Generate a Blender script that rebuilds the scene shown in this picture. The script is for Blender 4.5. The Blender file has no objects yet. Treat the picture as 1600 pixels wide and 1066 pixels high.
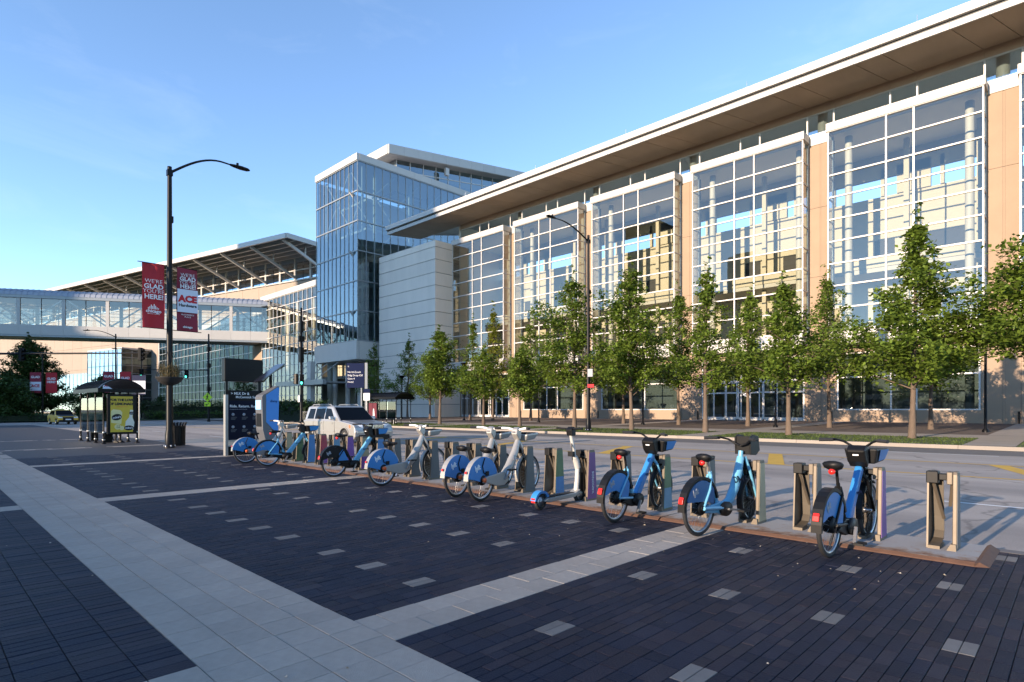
import bpy, math, random
from mathutils import Vector, Matrix
R = math.radians
random.seed(11)
S = bpy.context.scene
C = S.collection

# ---------------------------------------------------------------- camera
cam = bpy.data.objects.new('camera', bpy.data.cameras.new('camera'))
C.objects.link(cam)
cam.location = (0, 0, 1.55)
cam.rotation_euler = (R(90), 0, R(44.27))
cam.data.sensor_width = 36
cam.data.lens = 915 / 1600 * 36
cam.data.shift_y = (640 - 533) / 1600
cam.data.clip_start = 0.1
cam.data.clip_end = 6000
S.camera = cam
# ---------------------------------------------------------------- sky and sun
SUN_EL = 11.2
sun_dir = Vector((-0.075, -1.0, 0)).normalized() * math.cos(R(SUN_EL)) + Vector((0, 0, math.sin(R(SUN_EL))))
W = bpy.data.worlds.new('World'); S.world = W; W.use_nodes = True
nt = W.node_tree
sky = nt.nodes.new('ShaderNodeTexSky'); sky.sky_type = 'NISHITA'; sky.sun_disc = False
sky.sun_elevation = R(SUN_EL); sky.sun_rotation = math.atan2(sun_dir.x, sun_dir.y)
sky.altitude = 3000; sky.air_density = 1.0; sky.dust_density = 0.0; sky.ozone_density = 2.0
bg = nt.nodes['Background']; bg.inputs['Strength'].default_value = 0.15
# faint high wisps of cloud
wtc = nt.nodes.new('ShaderNodeTexCoord'); wmp = nt.nodes.new('ShaderNodeMapping'); wmp.inputs['Scale'].default_value = (2.2, 2.2, 7.0)
wn = nt.nodes.new('ShaderNodeTexNoise'); wn.inputs['Scale'].default_value = 1.6; wn.inputs['Detail'].default_value = 7; wn.inputs['Roughness'].default_value = .6; wn.inputs['Distortion'].default_value = .6
wr = nt.nodes.new('ShaderNodeMapRange'); wr.inputs[1].default_value = .56; wr.inputs[2].default_value = .86; wr.inputs[3].default_value = 0; wr.inputs[4].default_value = .13
wm = nt.nodes.new('ShaderNodeMix'); wm.data_type = 'RGBA'; wm.inputs[7].default_value = (2.6, 2.9, 3.3, 1)
nt.links.new(wtc.outputs['Generated'], wmp.inputs[0]); nt.links.new(wmp.outputs[0], wn.inputs[0]); nt.links.new(wn.outputs['Fac'], wr.inputs[0])
nt.links.new(wr.outputs[0], wm.inputs[0]); nt.links.new(sky.outputs[0], wm.inputs[6]); nt.links.new(wm.outputs[2], bg.inputs[0])
sl = bpy.data.lights.new('sun', 'SUN'); sl.energy = 3.2; sl.angle = R(0.45); sl.color = (1.0, 0.79, 0.59)
so = bpy.data.objects.new('sun', sl); C.objects.link(so); so.location = (0, -60, 60)
so.rotation_euler = (-sun_dir).to_track_quat('-Z', 'Y').to_euler()
# ---------------------------------------------------------------- exposure, renderer
S.view_settings.view_transform = 'Standard'; S.view_settings.look = 'None'
S.view_settings.exposure = 1.68; S.view_settings.gamma = 1.0
S.view_settings.use_curve_mapping = False
S.render.engine = 'CYCLES'
cy = S.cycles
cy.use_denoising = True
cy.caustics_reflective = False; cy.caustics_refractive = False
cy.max_bounces = 7; cy.diffuse_bounces = 4; cy.glossy_bounces = 3; cy.transmission_bounces = 4; cy.transparent_max_bounces = 24

# ---------------------------------------------------------------- helpers
WORLD = {}
class MB:
    def __init__(s): s.v = []; s.f = []; s.m = []; s.s = []
    def add(s, vs, fs, m=0, smooth=False):
        b = len(s.v); s.v.extend([tuple(v) for v in vs])
        for f in fs: s.f.append(tuple(b + i for i in f)); s.m.append(m); s.s.append(smooth)
        return s
    def box(s, x0, x1, y0, y1, z0, z1, m=0):
        return s.add([(x0,y0,z0),(x1,y0,z0),(x1,y1,z0),(x0,y1,z0),(x0,y0,z1),(x1,y0,z1),(x1,y1,z1),(x0,y1,z1)],
              [(0,3,2,1),(4,5,6,7),(0,1,5,4),(1,2,6,5),(2,3,7,6),(3,0,4,7)], m)
    def hexa(s, p, m=0):   # eight points, bottom ring then top ring
        return s.add(p, [(0,3,2,1),(4,5,6,7),(0,1,5,4),(1,2,6,5),(2,3,7,6),(3,0,4,7)], m)
    def quad(s, a, b, c, d, m=0): return s.add([a,b,c,d], [(0,1,2,3)], m)
    def bar(s, p, q, w, h=None, m=0, up=(0,0,1)):
        p = Vector(p); q = Vector(q); h = w if h is None else h
        d = (q - p).normalized(); u = Vector(up)
        if abs(d.dot(u)) > .99: u = Vector((0,1,0))
        sx = d.cross(u).normalized(); uz = sx.cross(d).normalized()
        a = sx * w / 2; b = uz * h / 2
        return s.hexa([p-a-b, p+a-b, q+a-b, q-a-b, p-a+b, p+a+b, q+a+b, q-a+b], m)
    def tube(s, pts, r, n=8, m=0, cap=True, closed=False):
        pts = [Vector(p) for p in pts]; k = len(pts)
        rs = list(r) if isinstance(r, (list, tuple)) else [r] * k
        vs = []; ref = None
        for i, p in enumerate(pts):
            if closed: d = pts[(i+1) % k] - pts[i-1]
            else: d = pts[min(i+1, k-1)] - pts[max(i-1, 0)]
            d = d.normalized() if d.length > 1e-9 else Vector((0,0,1))
            if ref is None: ref = Vector((0,0,1)) if abs(d.z) < .9 else Vector((1,0,0))
            a = d.cross(ref)
            if a.length < 1e-6: a = d.cross(Vector((0,1,0)))
            a.normalize(); b = a.cross(d).normalized(); ref = b
            for j in range(n):
                t = 2 * math.pi * j / n
                vs.append(p + (a * math.cos(t) + b * math.sin(t)) * rs[i])
        fs = []
        for i in range(k if closed else k-1):
            i2 = (i+1) % k
            for j in range(n): fs.append((i*n+j, i*n+(j+1)%n, i2*n+(j+1)%n, i2*n+j))
        s.add(vs, fs, m, True)
        if cap and not closed:
            s.add(vs[:n], [tuple(range(n-1, -1, -1))], m); s.add(vs[-n:], [tuple(range(n))], m)
        return s
    def lathe(s, prof, n=16, m=0, M=None, smooth=True, loop=False):
        M = M or Matrix.Identity(4); k = len(prof); vs = []
        for (r, z) in prof:
            for j in range(n):
                t = 2*math.pi*j/n; vs.append(M @ Vector((r*math.cos(t), r*math.sin(t), z)))
        fs = []
        for i in range(k if loop else k-1):
            i2 = (i+1) % k
            for j in range(n): fs.append((i*n+j, i*n+(j+1)%n, i2*n+(j+1)%n, i2*n+j))
        return s.add(vs, fs, m, smooth)
    def prism(s, poly, h0, h1, M=None, m=0):
        M = M or Matrix.Identity(4); n = len(poly)
        vs = [M @ Vector((x, y, h0)) for x, y in poly] + [M @ Vector((x, y, h1)) for x, y in poly]
        fs = [tuple(range(n-1, -1, -1)), tuple(range(n, 2*n))] + [(i, (i+1)%n, n+(i+1)%n, n+i) for i in range(n)]
        return s.add(vs, fs, m)
    def mesh(s, name, mats):
        me = bpy.data.meshes.new(name); me.from_pydata(s.v, [], s.f)
        mats = mats if isinstance(mats, (list, tuple)) else [mats]
        for x in mats: me.materials.append(x)
        me.polygons.foreach_set('material_index', s.m); me.polygons.foreach_set('use_smooth', s.s)
        me.update(); return me
    def build(s, name, mats, parent=None, bev=0):
        return link(name, s.mesh(name, mats), parent, bev=bev)
def link(name, me, parent=None, loc=None, rot=None, bev=0):
    o = bpy.data.objects.new(name, me); C.objects.link(o)
    if loc is not None: o.location = loc
    if rot is not None: o.rotation_euler = rot
    if parent is not None:
        o.parent = parent
        top = parent
        while top.parent is not None: top = top.parent
        if top.name in WORLD and parent is top: o.matrix_parent_inverse = Matrix.Translation(-Vector(WORLD[top.name]))
    if bev:
        b = o.modifiers.new('bevel', 'BEVEL'); b.width = bev; b.segments = 2; b.limit_method = 'ANGLE'; b.angle_limit = R(40)
    return o
def tag(o, label, cat, group=None):
    o['label'] = label; o['category'] = cat
    if group: o['group'] = group
    return o
def struct(o, kind='structure'): o['kind'] = kind; return o
def thing(name, label, cat, loc=(0,0,0), rz=0, group=None, world=False):
    o = bpy.data.objects.new(name, None); C.objects.link(o); o.empty_display_size = .2
    o.location = loc; o.rotation_euler = (0, 0, rz)
    if world: WORLD[o.name] = tuple(loc)
    return tag(o, label, cat, group)
def dup(root, loc, rz=0, label=None, sc=1.0, group=None):
    r = root.copy(); C.objects.link(r); r.location = loc; r.rotation_euler = (0, 0, rz); r.scale = (sc, sc, sc)
    if label: r['label'] = label
    if group: r['group'] = group
    for ch in list(root.children):
        c = ch.copy(); C.objects.link(c); c.parent = r
        for g in list(ch.children):
            d = g.copy(); C.objects.link(d); d.parent = c
    return r
AX = Matrix(((0,0,1,0),(1,0,0,0),(0,1,0,0),(0,0,0,1)))      # local z -> world x  (prisms drawn in the y,z plane)
AY = Matrix(((1,0,0,0),(0,0,-1,0),(0,1,0,0),(0,0,0,1)))     # local z -> world -y (prisms drawn in the x,z plane)
def T(x, y, z): return Matrix.Translation((x, y, z))
_dg = None
def text_mesh(txt, size, mat, ext=.002, bold=0.0, align='CENTER', space=1.0):
    cu = bpy.data.curves.new('lettering', 'FONT'); cu.body = txt; cu.size = size; cu.extrude = ext; cu.offset = bold
    cu.align_x = align; cu.align_y = 'CENTER'; cu.space_character = space; cu.resolution_u = 2
    o = bpy.data.objects.new('lettering', cu); C.objects.link(o)
    dg = bpy.context.evaluated_depsgraph_get(); dg.update()
    me = bpy.data.meshes.new_from_object(o.evaluated_get(dg)); bpy.data.objects.remove(o); bpy.data.curves.remove(cu)
    me.materials.clear(); me.materials.append(mat); me.name = 'lettering'
    return me
def lettering(txt, size, mat, parent, loc, rot, **k):
    return link('lettering', text_mesh(txt, size, mat, **k), parent, loc, rot)

# ---------------------------------------------------------------- materials
def mat(name, col, rough=.6, metal=0.0, var=0.0, vs=3.0, bump=0.0, bs=60.0, rnd=0.0, spec=.5, emit=0.0, stretch=None, isl=0.0, coat=0.0, stain=0.0, ss=.9):
    m = bpy.data.materials.new(name); m.use_nodes = True; t = m.node_tree; p = t.nodes['Principled BSDF']
    p.inputs['Roughness'].default_value = rough; p.inputs['Metallic'].default_value = metal
    p.inputs['Specular IOR Level'].default_value = spec; p.inputs['Coat Weight'].default_value = coat
    c = (col[0], col[1], col[2], 1); src = None
    def val(x):
        n = t.nodes.new('ShaderNodeValue'); n.outputs[0].default_value = x; return n.outputs[0]
    def math_(op, a, b):
        n = t.nodes.new('ShaderNodeMath'); n.operation = op
        for i, q in enumerate((a, b)):
            if isinstance(q, (int, float)): n.inputs[i].default_value = q
            else: t.links.new(q, n.inputs[i])
        return n.outputs[0]
    f = None
    if var or bump:
        tc = t.nodes.new('ShaderNodeTexCoord'); co = tc.outputs['Object']
        if stretch:
            mp = t.nodes.new('ShaderNodeMapping'); mp.inputs['Scale'].default_value = stretch; t.links.new(co, mp.inputs[0]); co = mp.outputs[0]
    if var:
        n = t.nodes.new('ShaderNodeTexNoise'); n.inputs['Scale'].default_value = vs; n.inputs['Detail'].default_value = 6; n.inputs['Roughness'].default_value = .62
        t.links.new(co, n.inputs[0])
        f = math_('ADD', math_('MULTIPLY', math_('SUBTRACT', n.outputs['Fac'], .5), var * 3.2), 1.0)
    if rnd:
        oi = t.nodes.new('ShaderNodeObjectInfo')
        g = math_('ADD', math_('MULTIPLY', math_('SUBTRACT', oi.outputs['Random'], .5), rnd * 2), 1.0)
        f = g if f is None else math_('MULTIPLY', f, g)
    if isl:
        ge = t.nodes.new('ShaderNodeNewGeometry')
        g = math_('ADD', math_('MULTIPLY', math_('SUBTRACT', ge.outputs['Random Per Island'], .5), isl * 2), 1.0)
        f = g if f is None else math_('MULTIPLY', f, g)
    if stain:
        gp = t.nodes.new('ShaderNodeNewGeometry'); n3 = t.nodes.new('ShaderNodeTexNoise'); n3.inputs['Scale'].default_value = ss; n3.inputs['Detail'].default_value = 9; n3.inputs['Roughness'].default_value = .68
        t.links.new(gp.outputs['Position'], n3.inputs[0])
        g = math_('ADD', math_('MULTIPLY', math_('SUBTRACT', n3.outputs['Fac'], .5), stain * 3), 1.0)
        f = g if f is None else math_('MULTIPLY', f, g)
    if f is not None:
        mx = t.nodes.new('ShaderNodeVectorMath'); mx.operation = 'SCALE'; mx.inputs[0].default_value = col[:3]
        t.links.new(f, mx.inputs['Scale']); t.links.new(mx.outputs[0], p.inputs['Base Color'])
    else: p.inputs['Base Color'].default_value = c
    if bump:
        n2 = t.nodes.new('ShaderNodeTexNoise'); n2.inputs['Scale'].default_value = bs; n2.inputs['Detail'].default_value = 4; t.links.new(co, n2.inputs[0])
        b = t.nodes.new('ShaderNodeBump'); b.inputs['Strength'].default_value = bump; b.inputs['Distance'].default_value = .02
        t.links.new(n2.outputs['Fac'], b.inputs['Height']); t.links.new(b.outputs[0], p.inputs['Normal'])
    if emit:
        p.inputs['Emission Color'].default_value = c; p.inputs['Emission Strength'].default_value = emit
    return m
def glass(name, tint, base=.18, k=1.0, rough=0.0, gcol=(1,1,1)):
    m = bpy.data.materials.new(name); m.use_nodes = True; t = m.node_tree
    t.nodes.remove(t.nodes['Principled BSDF']); out = t.nodes['Material Output']
    tr = t.nodes.new('ShaderNodeBsdfTransparent'); tr.inputs[0].default_value = (*tint, 1)
    gl = t.nodes.new('ShaderNodeBsdfGlossy'); gl.inputs['Roughness'].default_value = rough; gl.inputs[0].default_value = (*gcol, 1)
    fr = t.nodes.new('ShaderNodeFresnel'); fr.inputs['IOR'].default_value = 1.5
    a = t.nodes.new('ShaderNodeMath'); a.operation = 'MULTIPLY_ADD'; a.inputs[1].default_value = k; a.inputs[2].default_value = base; a.use_clamp = True
    t.links.new(fr.outputs[0], a.inputs[0])
    mx = t.nodes.new('ShaderNodeMixShader'); t.links.new(a.outputs[0], mx.inputs[0]); t.links.new(tr.outputs[0], mx.inputs[1]); t.links.new(gl.outputs[0], mx.inputs[2])
    t.links.new(mx.outputs[0], out.inputs[0]); return m
def leafmat(name, col, tl=.25):
    m = mat(name, col, rough=.55, isl=.38, var=.18, vs=1.3, spec=.25); t = m.node_tree; p = t.nodes['Principled BSDF']
    src = p.inputs['Base Color'].links[0].from_socket
    ts = t.nodes.new('ShaderNodeBsdfTranslucent'); t.links.new(src, ts.inputs[0])
    mx = t.nodes.new('ShaderNodeMixShader'); mx.inputs[0].default_value = tl
    t.links.new(p.outputs[0], mx.inputs[1]); t.links.new(ts.outputs[0], mx.inputs[2]); t.links.new(mx.outputs[0], t.nodes['Material Output'].inputs[0])
    return m
def rustmat(name):
    m = mat(name, (.3,.29,.28), rough=.7); t = m.node_tree; p = t.nodes['Principled BSDF']
    tc = t.nodes.new('ShaderNodeTexCoord'); n = t.nodes.new('ShaderNodeTexNoise'); n.inputs['Scale'].default_value = 5; n.inputs['Detail'].default_value = 8; n.inputs['Roughness'].default_value = .7
    t.links.new(tc.outputs['Object'], n.inputs[0])
    sp = t.nodes.new('ShaderNodeSeparateXYZ'); t.links.new(tc.outputs['Object'], sp.inputs[0])
    # rust grows from the front edge (local y small) inwards
    mr = t.nodes.new('ShaderNodeMapRange'); mr.inputs[1].default_value = 0.0; mr.inputs[2].default_value = .45; mr.inputs[3].default_value = .17; mr.inputs[4].default_value = -.16
    t.links.new(sp.outputs[1], mr.inputs[0])
    ad = t.nodes.new('ShaderNodeMath'); ad.operation = 'ADD'; t.links.new(mr.outputs[0], ad.inputs[0]); t.links.new(n.outputs['Fac'], ad.inputs[1])
    cr = t.nodes.new('ShaderNodeValToRGB'); e = cr.color_ramp.elements
    e[0].position = .42; e[0].color = (.30,.29,.28,1); e[1].position = .66; e[1].color = (.15,.062,.027,1)
    x = e.new(.54); x.color = (.26,.19,.14,1)
    t.links.new(ad.outputs[0], cr.inputs[0]); t.links.new(cr.outputs[0], p.inputs['Base Color'])
    return m
M = {}
M['white'] = mat('white_metal', (.46,.44,.41), .45, var=.04, vs=1.5, rnd=.03)
M['mullion'] = mat('white_mullion', (.56,.54,.51), .4)
M['peach'] = mat('peach_precast', (.30,.215,.147), .8, var=.06, vs=.8, bump=.15, bs=30, rnd=.035, stain=.05, ss=.35)
M['peach_dk'] = mat('peach_frieze', (.48,.33,.23), .8, var=.06, vs=.8)
M['soffit'] = mat('brown_soffit', (.44,.335,.24), .85, var=.16, vs=.35, rnd=.05, stretch=(1,.35,1))
M['stone'] = mat('grey_precast', (.72,.62,.52), .85, var=.09, vs=.5, bump=.2, bs=25, rnd=.04, stretch=(1,1,.25))
M['cream'] = mat('cream_plaster', (.50,.455,.355), .8, var=.04, vs=.5)
M['cream_col'] = mat('cream_column', (.46,.45,.40), .6)
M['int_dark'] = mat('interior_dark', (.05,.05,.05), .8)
M['int_grey'] = mat('interior_grey', (.46,.45,.41), .8)
M['glass'] = glass('facade_glass', (.86,.88,.82), .085, 1.0, gcol=(.98,.95,.89))
M['glass_blue'] = glass('tower_glass', (.46,.60,.62), .22, .9, gcol=(.82,.92,.97))
M['glass_cl'] = glass('clerestory_glass', (.62,.70,.70), .26, 1.0, gcol=(.85,.93,1))
M['glass_far'] = glass('far_glass', (.22,.27,.28), .03, .7, gcol=(.6,.7,.8))
M['glass_dk'] = glass('dark_glass', (.35,.42,.42), .16, 1.0)
M['glass_clear'] = glass('clear_glass', (.88,.93,.92), .05, 1.0)
M['frame_dk'] = mat('dark_frame', (.06,.065,.07), .5)
M['frame_grey'] = mat('grey_frame', (.27,.285,.29), .4, .3)
M['black'] = mat('black_paint', (.0035,.0035,.004), .42, var=.2, vs=8, spec=.2)
M['black_rub'] = mat('black_rubber', (.016,.016,.017), .75, var=.15, vs=30)
M['black_pl'] = mat('black_plastic', (.0045,.0045,.005), .5, spec=.28)
M['steel'] = mat('steel', (.45,.45,.46), .32, .9)
M['silver'] = mat('silver_paint', (.34,.33,.31), .38, .35, var=.05, vs=6)
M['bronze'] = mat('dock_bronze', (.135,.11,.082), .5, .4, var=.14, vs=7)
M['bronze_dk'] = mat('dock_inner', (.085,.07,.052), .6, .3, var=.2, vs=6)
M['blue'] = mat('bike_blue', (.030,.195,.46), .38, coat=.2, var=.06, vs=6)
M['blue_lt'] = mat('bike_sky_blue', (.13,.36,.52), .38, coat=.2, var=.05, vs=6)
M['red'] = mat('red_lens', (.55,.02,.015), .25)
M['orange'] = mat('orange_part', (.75,.13,.03), .5)
M['rust'] = rustmat('rusty_plate')
M['rust_edge'] = mat('rust_edge', (.10,.05,.03), .85, var=.25, vs=12)
M['asphalt'] = mat('asphalt', (.105,.10,.098), .9, var=.10, vs=.35, bump=.3, bs=140)
M['concrete'] = mat('concrete', (.27,.235,.20), .9, var=.10, vs=1.2, bump=.15, bs=60, rnd=.04)
M['mulch'] = mat('dark_planting_bed', (.075,.05,.038), .95, var=.35, vs=3, bump=.8, bs=20)
M['grass'] = mat('lawn_soil', (.045,.07,.015), .95, var=.3, vs=2, bump=.5, bs=60)
M['blade'] = leafmat('grass_blade', (.060,.088,.018), .2)
M['yellow'] = mat('road_yellow', (.55,.33,.045), .8, var=.16, vs=3)
M['white_pt'] = mat('road_white', (.62,.62,.60), .8, var=.16, vs=3)
M['joint'] = mat('paver_joint', (.012,.011,.011), .95, var=.25, vs=6)
M['tile'] = mat('light_paver', (.315,.278,.237), .85, var=.12, vs=14, bump=.4, bs=120, rnd=.06, isl=.05, stain=.16)
M['accent'] = mat('accent_paver', (.14,.13,.12), .85, var=.12, vs=9, bump=.3, bs=120, rnd=.15, isl=.1, stain=.2)
DK = [(.0125,.0155,.029), (.0175,.019,.032), (.0225,.0205,.0305), (.0135,.0165,.030), (.027,.0255,.035)]
M['dark'] = [mat('dark_paver_%s' % 'abcde'[i], c, .62, var=.16, vs=7, bump=.4, bs=70, isl=.14, rnd=.14, stain=.3, spec=.16) for i, c in enumerate(DK)]
M['bark'] = mat('bark', (.115,.083,.06), .9, var=.25, vs=9, bump=.8, bs=22, stretch=(1,1,.25))
M['leaf'] = leafmat('ginkgo_leaf', (.125,.185,.026), .33); M['leaf_y'] = leafmat('yellowing_leaf', (.17,.19,.018)); M['leaf_dk'] = leafmat('dark_leaf', (.050,.088,.022), .2)
M['car'] = mat('silver_car_paint', (.40,.39,.37), .28, .45, coat=.6)
M['carglass'] = mat('car_glass', (.003,.0035,.005), .06, spec=.09)
M['taxi'] = mat('taxi_yellow', (.72,.42,.02), .3, coat=.5)
M['chrome'] = mat('chrome', (.75,.75,.76), .14, 1.0)
M['lens'] = mat('lamp_lens', (.75,.76,.78), .12, spec=.8)
M['banner'] = mat('red_banner', (.42,.012,.020), .7, var=.10, vs=1.4); M['banner_dk'] = mat('maroon_banner', (.22,.012,.03), .7, var=.1, vs=1.4)
M['txt'] = mat('white_print', (.75,.75,.75), .7); M['txt_blk'] = mat('black_print', (.012,.012,.012), .7); M['txt_red'] = mat('red_print', (.5,.012,.02), .7); M['txt_grey'] = mat('grey_print', (.30,.31,.34), .7)
M['ban_white'] = mat('white_banner', (.62,.64,.70), .7)
M['navy'] = mat('navy_panel', (.005,.007,.020), .5, var=.08, vs=3, spec=.12); M['navy_sign'] = mat('navy_sign', (.005,.011,.045), .55, spec=.12)
M['kiosk_grey'] = mat('kiosk_grey', (.10,.105,.115), .5, .1); M['kiosk_blue'] = mat('kiosk_blue', (.025,.20,.55), .4)
M['ad_yellow'] = mat('advert_yellow', (.60,.43,.025), .45, var=.14, vs=1.2); M['ad_pale'] = mat('advert_pale', (.68,.62,.30), .45); M['ad_white'] = mat('advert_white', (.66,.66,.55), .45)
M['lime'] = mat('lime_sign', (.50,.72,.02), .5)
M['green_on'] = mat('green_signal_light', (.05,.85,.62), .3, emit=3.0); M['sig_off'] = mat('dark_signal_lens', (.03,.012,.01), .3)
M['solar'] = mat('solar_cells', (.012,.014,.024), .15, spec=.6)
M['seam'] = mat('seamed_metal_roof', (.30,.32,.36), .5, .3)
M['hedge'] = leafmat('hedge_leaf', (.028,.062,.014), .12)
M['brickbase'] = None
# ================================================================ ground
def gz(y): return 0.0 if y < 28.6 else .15 + min(y - 28.7, 26.5) * .0135
def sheet(name, x0, x1, y0, y1, z0, z1, m, parent=None, kind='structure', ny=1):
    b = MB()
    for i in range(ny):
        ya = y0 + (y1-y0)*i/ny; yb = y0 + (y1-y0)*(i+1)/ny; za = z0 + (z1-z0)*i/ny; zb = z0 + (z1-z0)*(i+1)/ny
        b.quad((x0,ya,za),(x1,ya,za),(x1,yb,zb),(x0,yb,zb))
    o = b.build(name, m, parent)
    if parent is None: struct(o, kind)
    return o
M['terrain'] = mat('terrain_soil', (.10,.105,.085), .95, var=.2, vs=.02)
sheet('ground', -2500, 2500, -2500, 2500, -.34, -.34, M['terrain'])
def brick_tex():
    m = mat('far_dark_paving', (.05,.046,.052), .7, bump=.2, bs=60); t = m.node_tree; p = t.nodes['Principled BSDF']
    tc = t.nodes.new('ShaderNodeTexCoord'); b = t.nodes.new('ShaderNodeTexBrick'); b.inputs['Scale'].default_value = 1
    b.inputs['Color1'].default_value = (.021,.023,.031,1); b.inputs['Color2'].default_value = (.033,.030,.034,1); b.inputs['Mortar'].default_value = (.013,.012,.013,1)
    b.inputs['Mortar Size'].default_value = .006; b.inputs['Brick Width'].default_value = .265; b.inputs['Row Height'].default_value = .0883
    mp = t.nodes.new('ShaderNodeMapping'); mp.inputs['Rotation'].default_value = (0,0,R(90)); t.links.new(tc.outputs['Object'], mp.inputs[0]); t.links.new(mp.outputs[0], b.inputs[0])
    t.links.new(b.outputs[0], p.inputs['Base Color']); return m
M['brickbase'] = brick_tex()
# the plaza: joint bed under the pavers, textured paving where single pavers can no longer be told apart
CELL = .265
BX0, BX1 = -24.0, 3.0
b = MB()
b.quad((BX0,-.75,-.014),(BX1,-.75,-.014),(BX1,8.3,-.014),(BX0,8.3,-.014), 0)
b.quad((-75,-60,-.002),(BX0,-60,-.002),(BX0,8.3,-.002),(-75,8.3,-.002), 1)
b.quad((BX1,-60,-.002),(60,-60,-.002),(60,8.3,-.002),(BX1,8.3,-.002), 1)
b.quad((BX0,-60,-.002),(BX1,-60,-.002),(BX1,-.75,-.002),(BX0,-.75,-.002), 1)
plaza = struct(b.build('plaza_pavement', [M['joint'], M['brickbase']]))
def paver(mb, x0, x1, y0, y1, z, m, g=.0024, c=.003):
    x0 += g; x1 -= g; y0 += g; y1 -= g
    vs = [(x0,y0,z-.03),(x1,y0,z-.03),(x1,y1,z-.03),(x0,y1,z-.03),(x0,y0,z-c),(x1,y0,z-c),(x1,y1,z-c),(x0,y1,z-c),
          (x0+c,y0+c,z),(x1-c,y0+c,z),(x1-c,y1-c,z),(x0+c,y1-c,z)]
    fs = [(8,9,10,11)]
    for k in range(4):
        j = (k+1) % 4; fs += [(k,j,4+j,4+k),(4+k,4+j,8+j,8+k)]
    mb.add(vs, fs, m)
_pm = {}
def paver_mesh(w, l, mt, key):
    k = (round(w,4), round(l,4), key)
    if k not in _pm:
        q = MB(); paver(q, -w/2, w/2, -l/2, l/2, 0, 0); _pm[k] = q.mesh(key, mt)
    return _pm[k]
rp = random.Random(4)
YB0, YB1 = 1.21, 2.27
XCROSS = [-3.84, -12.32, -20.80, -29.28, -37.76]
tiles = []; darks = []; accents = []
i = 0
x = 2.12
while x > -62:                                   # main light band, four tiles across
    for j in range(4): tiles.append((x-CELL, x, YB0+j*CELL, YB0+(j+1)*CELL))
    x -= CELL
for xc in XCROSS:                                # crossing light bands, two tiles wide
    for a in range(2):
        y = YB1; k = 0; off = 0 if a else CELL/2
        while y < 8.28:
            y1 = min(8.28, y + (CELL*1.35 if (k or a) else CELL*.7)); tiles.append((xc+a*CELL, xc+(a+1)*CELL, y, y1)); y = y1; k += 1
        y = YB0
        while y > -.72:
            tiles.append((xc+a*CELL, xc+(a+1)*CELL, y-CELL, y)); y -= CELL
def in_cross(xa, xb): return any(xb > xc+.002 and xa < xc+2*CELL-.002 for xc in XCROSS)
acc = set()
for r_, y in enumerate((3.16, 4.77, 6.42, 8.0)):
    for k in range(-2, 40):
        xx = -.40 - .848*k - (.42 if r_ % 2 == 0 else 0)
        acc.add((math.floor((xx - XCROSS[0]) / CELL), math.floor((y - YB1) / CELL)))
ncx = int((BX1 - BX0) / CELL)
base_i = math.floor((BX0 - XCROSS[0]) / CELL)
W3 = CELL / 3
for ci in range(base_i, base_i + ncx + 1):
    xa = XCROSS[0] + ci*CELL; xb = xa + CELL
    if in_cross(xa, xb): continue
    nrow = int((8.29 - YB1) / CELL) + 1
    accrows = {r_ for (c, r_) in acc if c == ci}
    two = rp.random() < .3
    for s_ in range(2 if two else 3):
        w = CELL/2 if two else W3
        sx = xa + s_*w; off = rp.choice((0, .5, .33)) * CELL; y = YB1 - off
        while y < 8.285:
            y0 = max(y, YB1); y1 = min(y + CELL*rp.choice((1,1,.5)), 8.29)
            # cut around an accent
            hit = [r_ for r_ in accrows if y1 > YB1+r_*CELL+1e-4 and y0 < YB1+(r_+1)*CELL-1e-4]
            if hit:
                ra = YB1 + hit[0]*CELL
                if y0 < ra - .03: darks.append((sx, sx+w, y0, ra))
                y = ra + CELL; continue
            if y1 - y0 > .025: darks.append((sx, sx+w, y0, y1))
            y = y1
    for r_ in accrows:
        ya = YB1 + r_*CELL
        if ya + CELL < 8.29:
            for h in range(2): accents.append((xa+h*W3, xa+(h+1)*W3, ya, ya+CELL))
            darks.append((xa+2*W3, xb, ya, ya+CELL))
    nl = 7
    for r_ in range(nl):                         # field on the near side of the main band: stacked, unstaggered
        yb = YB0 - r_*CELL
        k = rp.choice((3,3,3,2))
        for s_ in range(k): darks.append((xa+s_*CELL/k, xa+(s_+1)*CELL/k, yb-CELL, yb))
def near(t):
    cx, cy = (t[0]+t[1])/2, (t[2]+t[3])/2
    dep = -.698*cx + .716*cy; lat = .716*cx + .698*cy
    if dep < 3.1 or abs(lat) > dep*.9: return 1e9
    return dep / math.sqrt((t[1]-t[0])*(t[3]-t[2]))
def lay(lst, nm, mats, stuff, n=300):
    lst = sorted(lst, key=near); rest = MB()
    for q, t in enumerate(lst):
        mi = rp.randrange(len(mats)); z = rp.uniform(-.0035, 0)
        if q < n:
            w, l = t[1]-t[0], t[3]-t[2]
            link(nm, paver_mesh(w, l, mats[mi], nm + str(mi)), plaza, ((t[0]+t[1])/2, (t[2]+t[3])/2, z), (rp.uniform(-.006,.006), rp.uniform(-.006,.006), 0))
        else: paver(rest, *t, z, mi)
    if rest.f:
        o = rest.build(stuff, mats, plaza); o['kind'] = 'stuff'
lay(tiles, 'light_paver', [M['tile']], 'light_pavers_beyond')
lay(accents, 'accent_paver', [M['accent']], 'accent_pavers_beyond')
lay(darks, 'dark_paver', M['dark'], 'dark_pavers_beyond')
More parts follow.
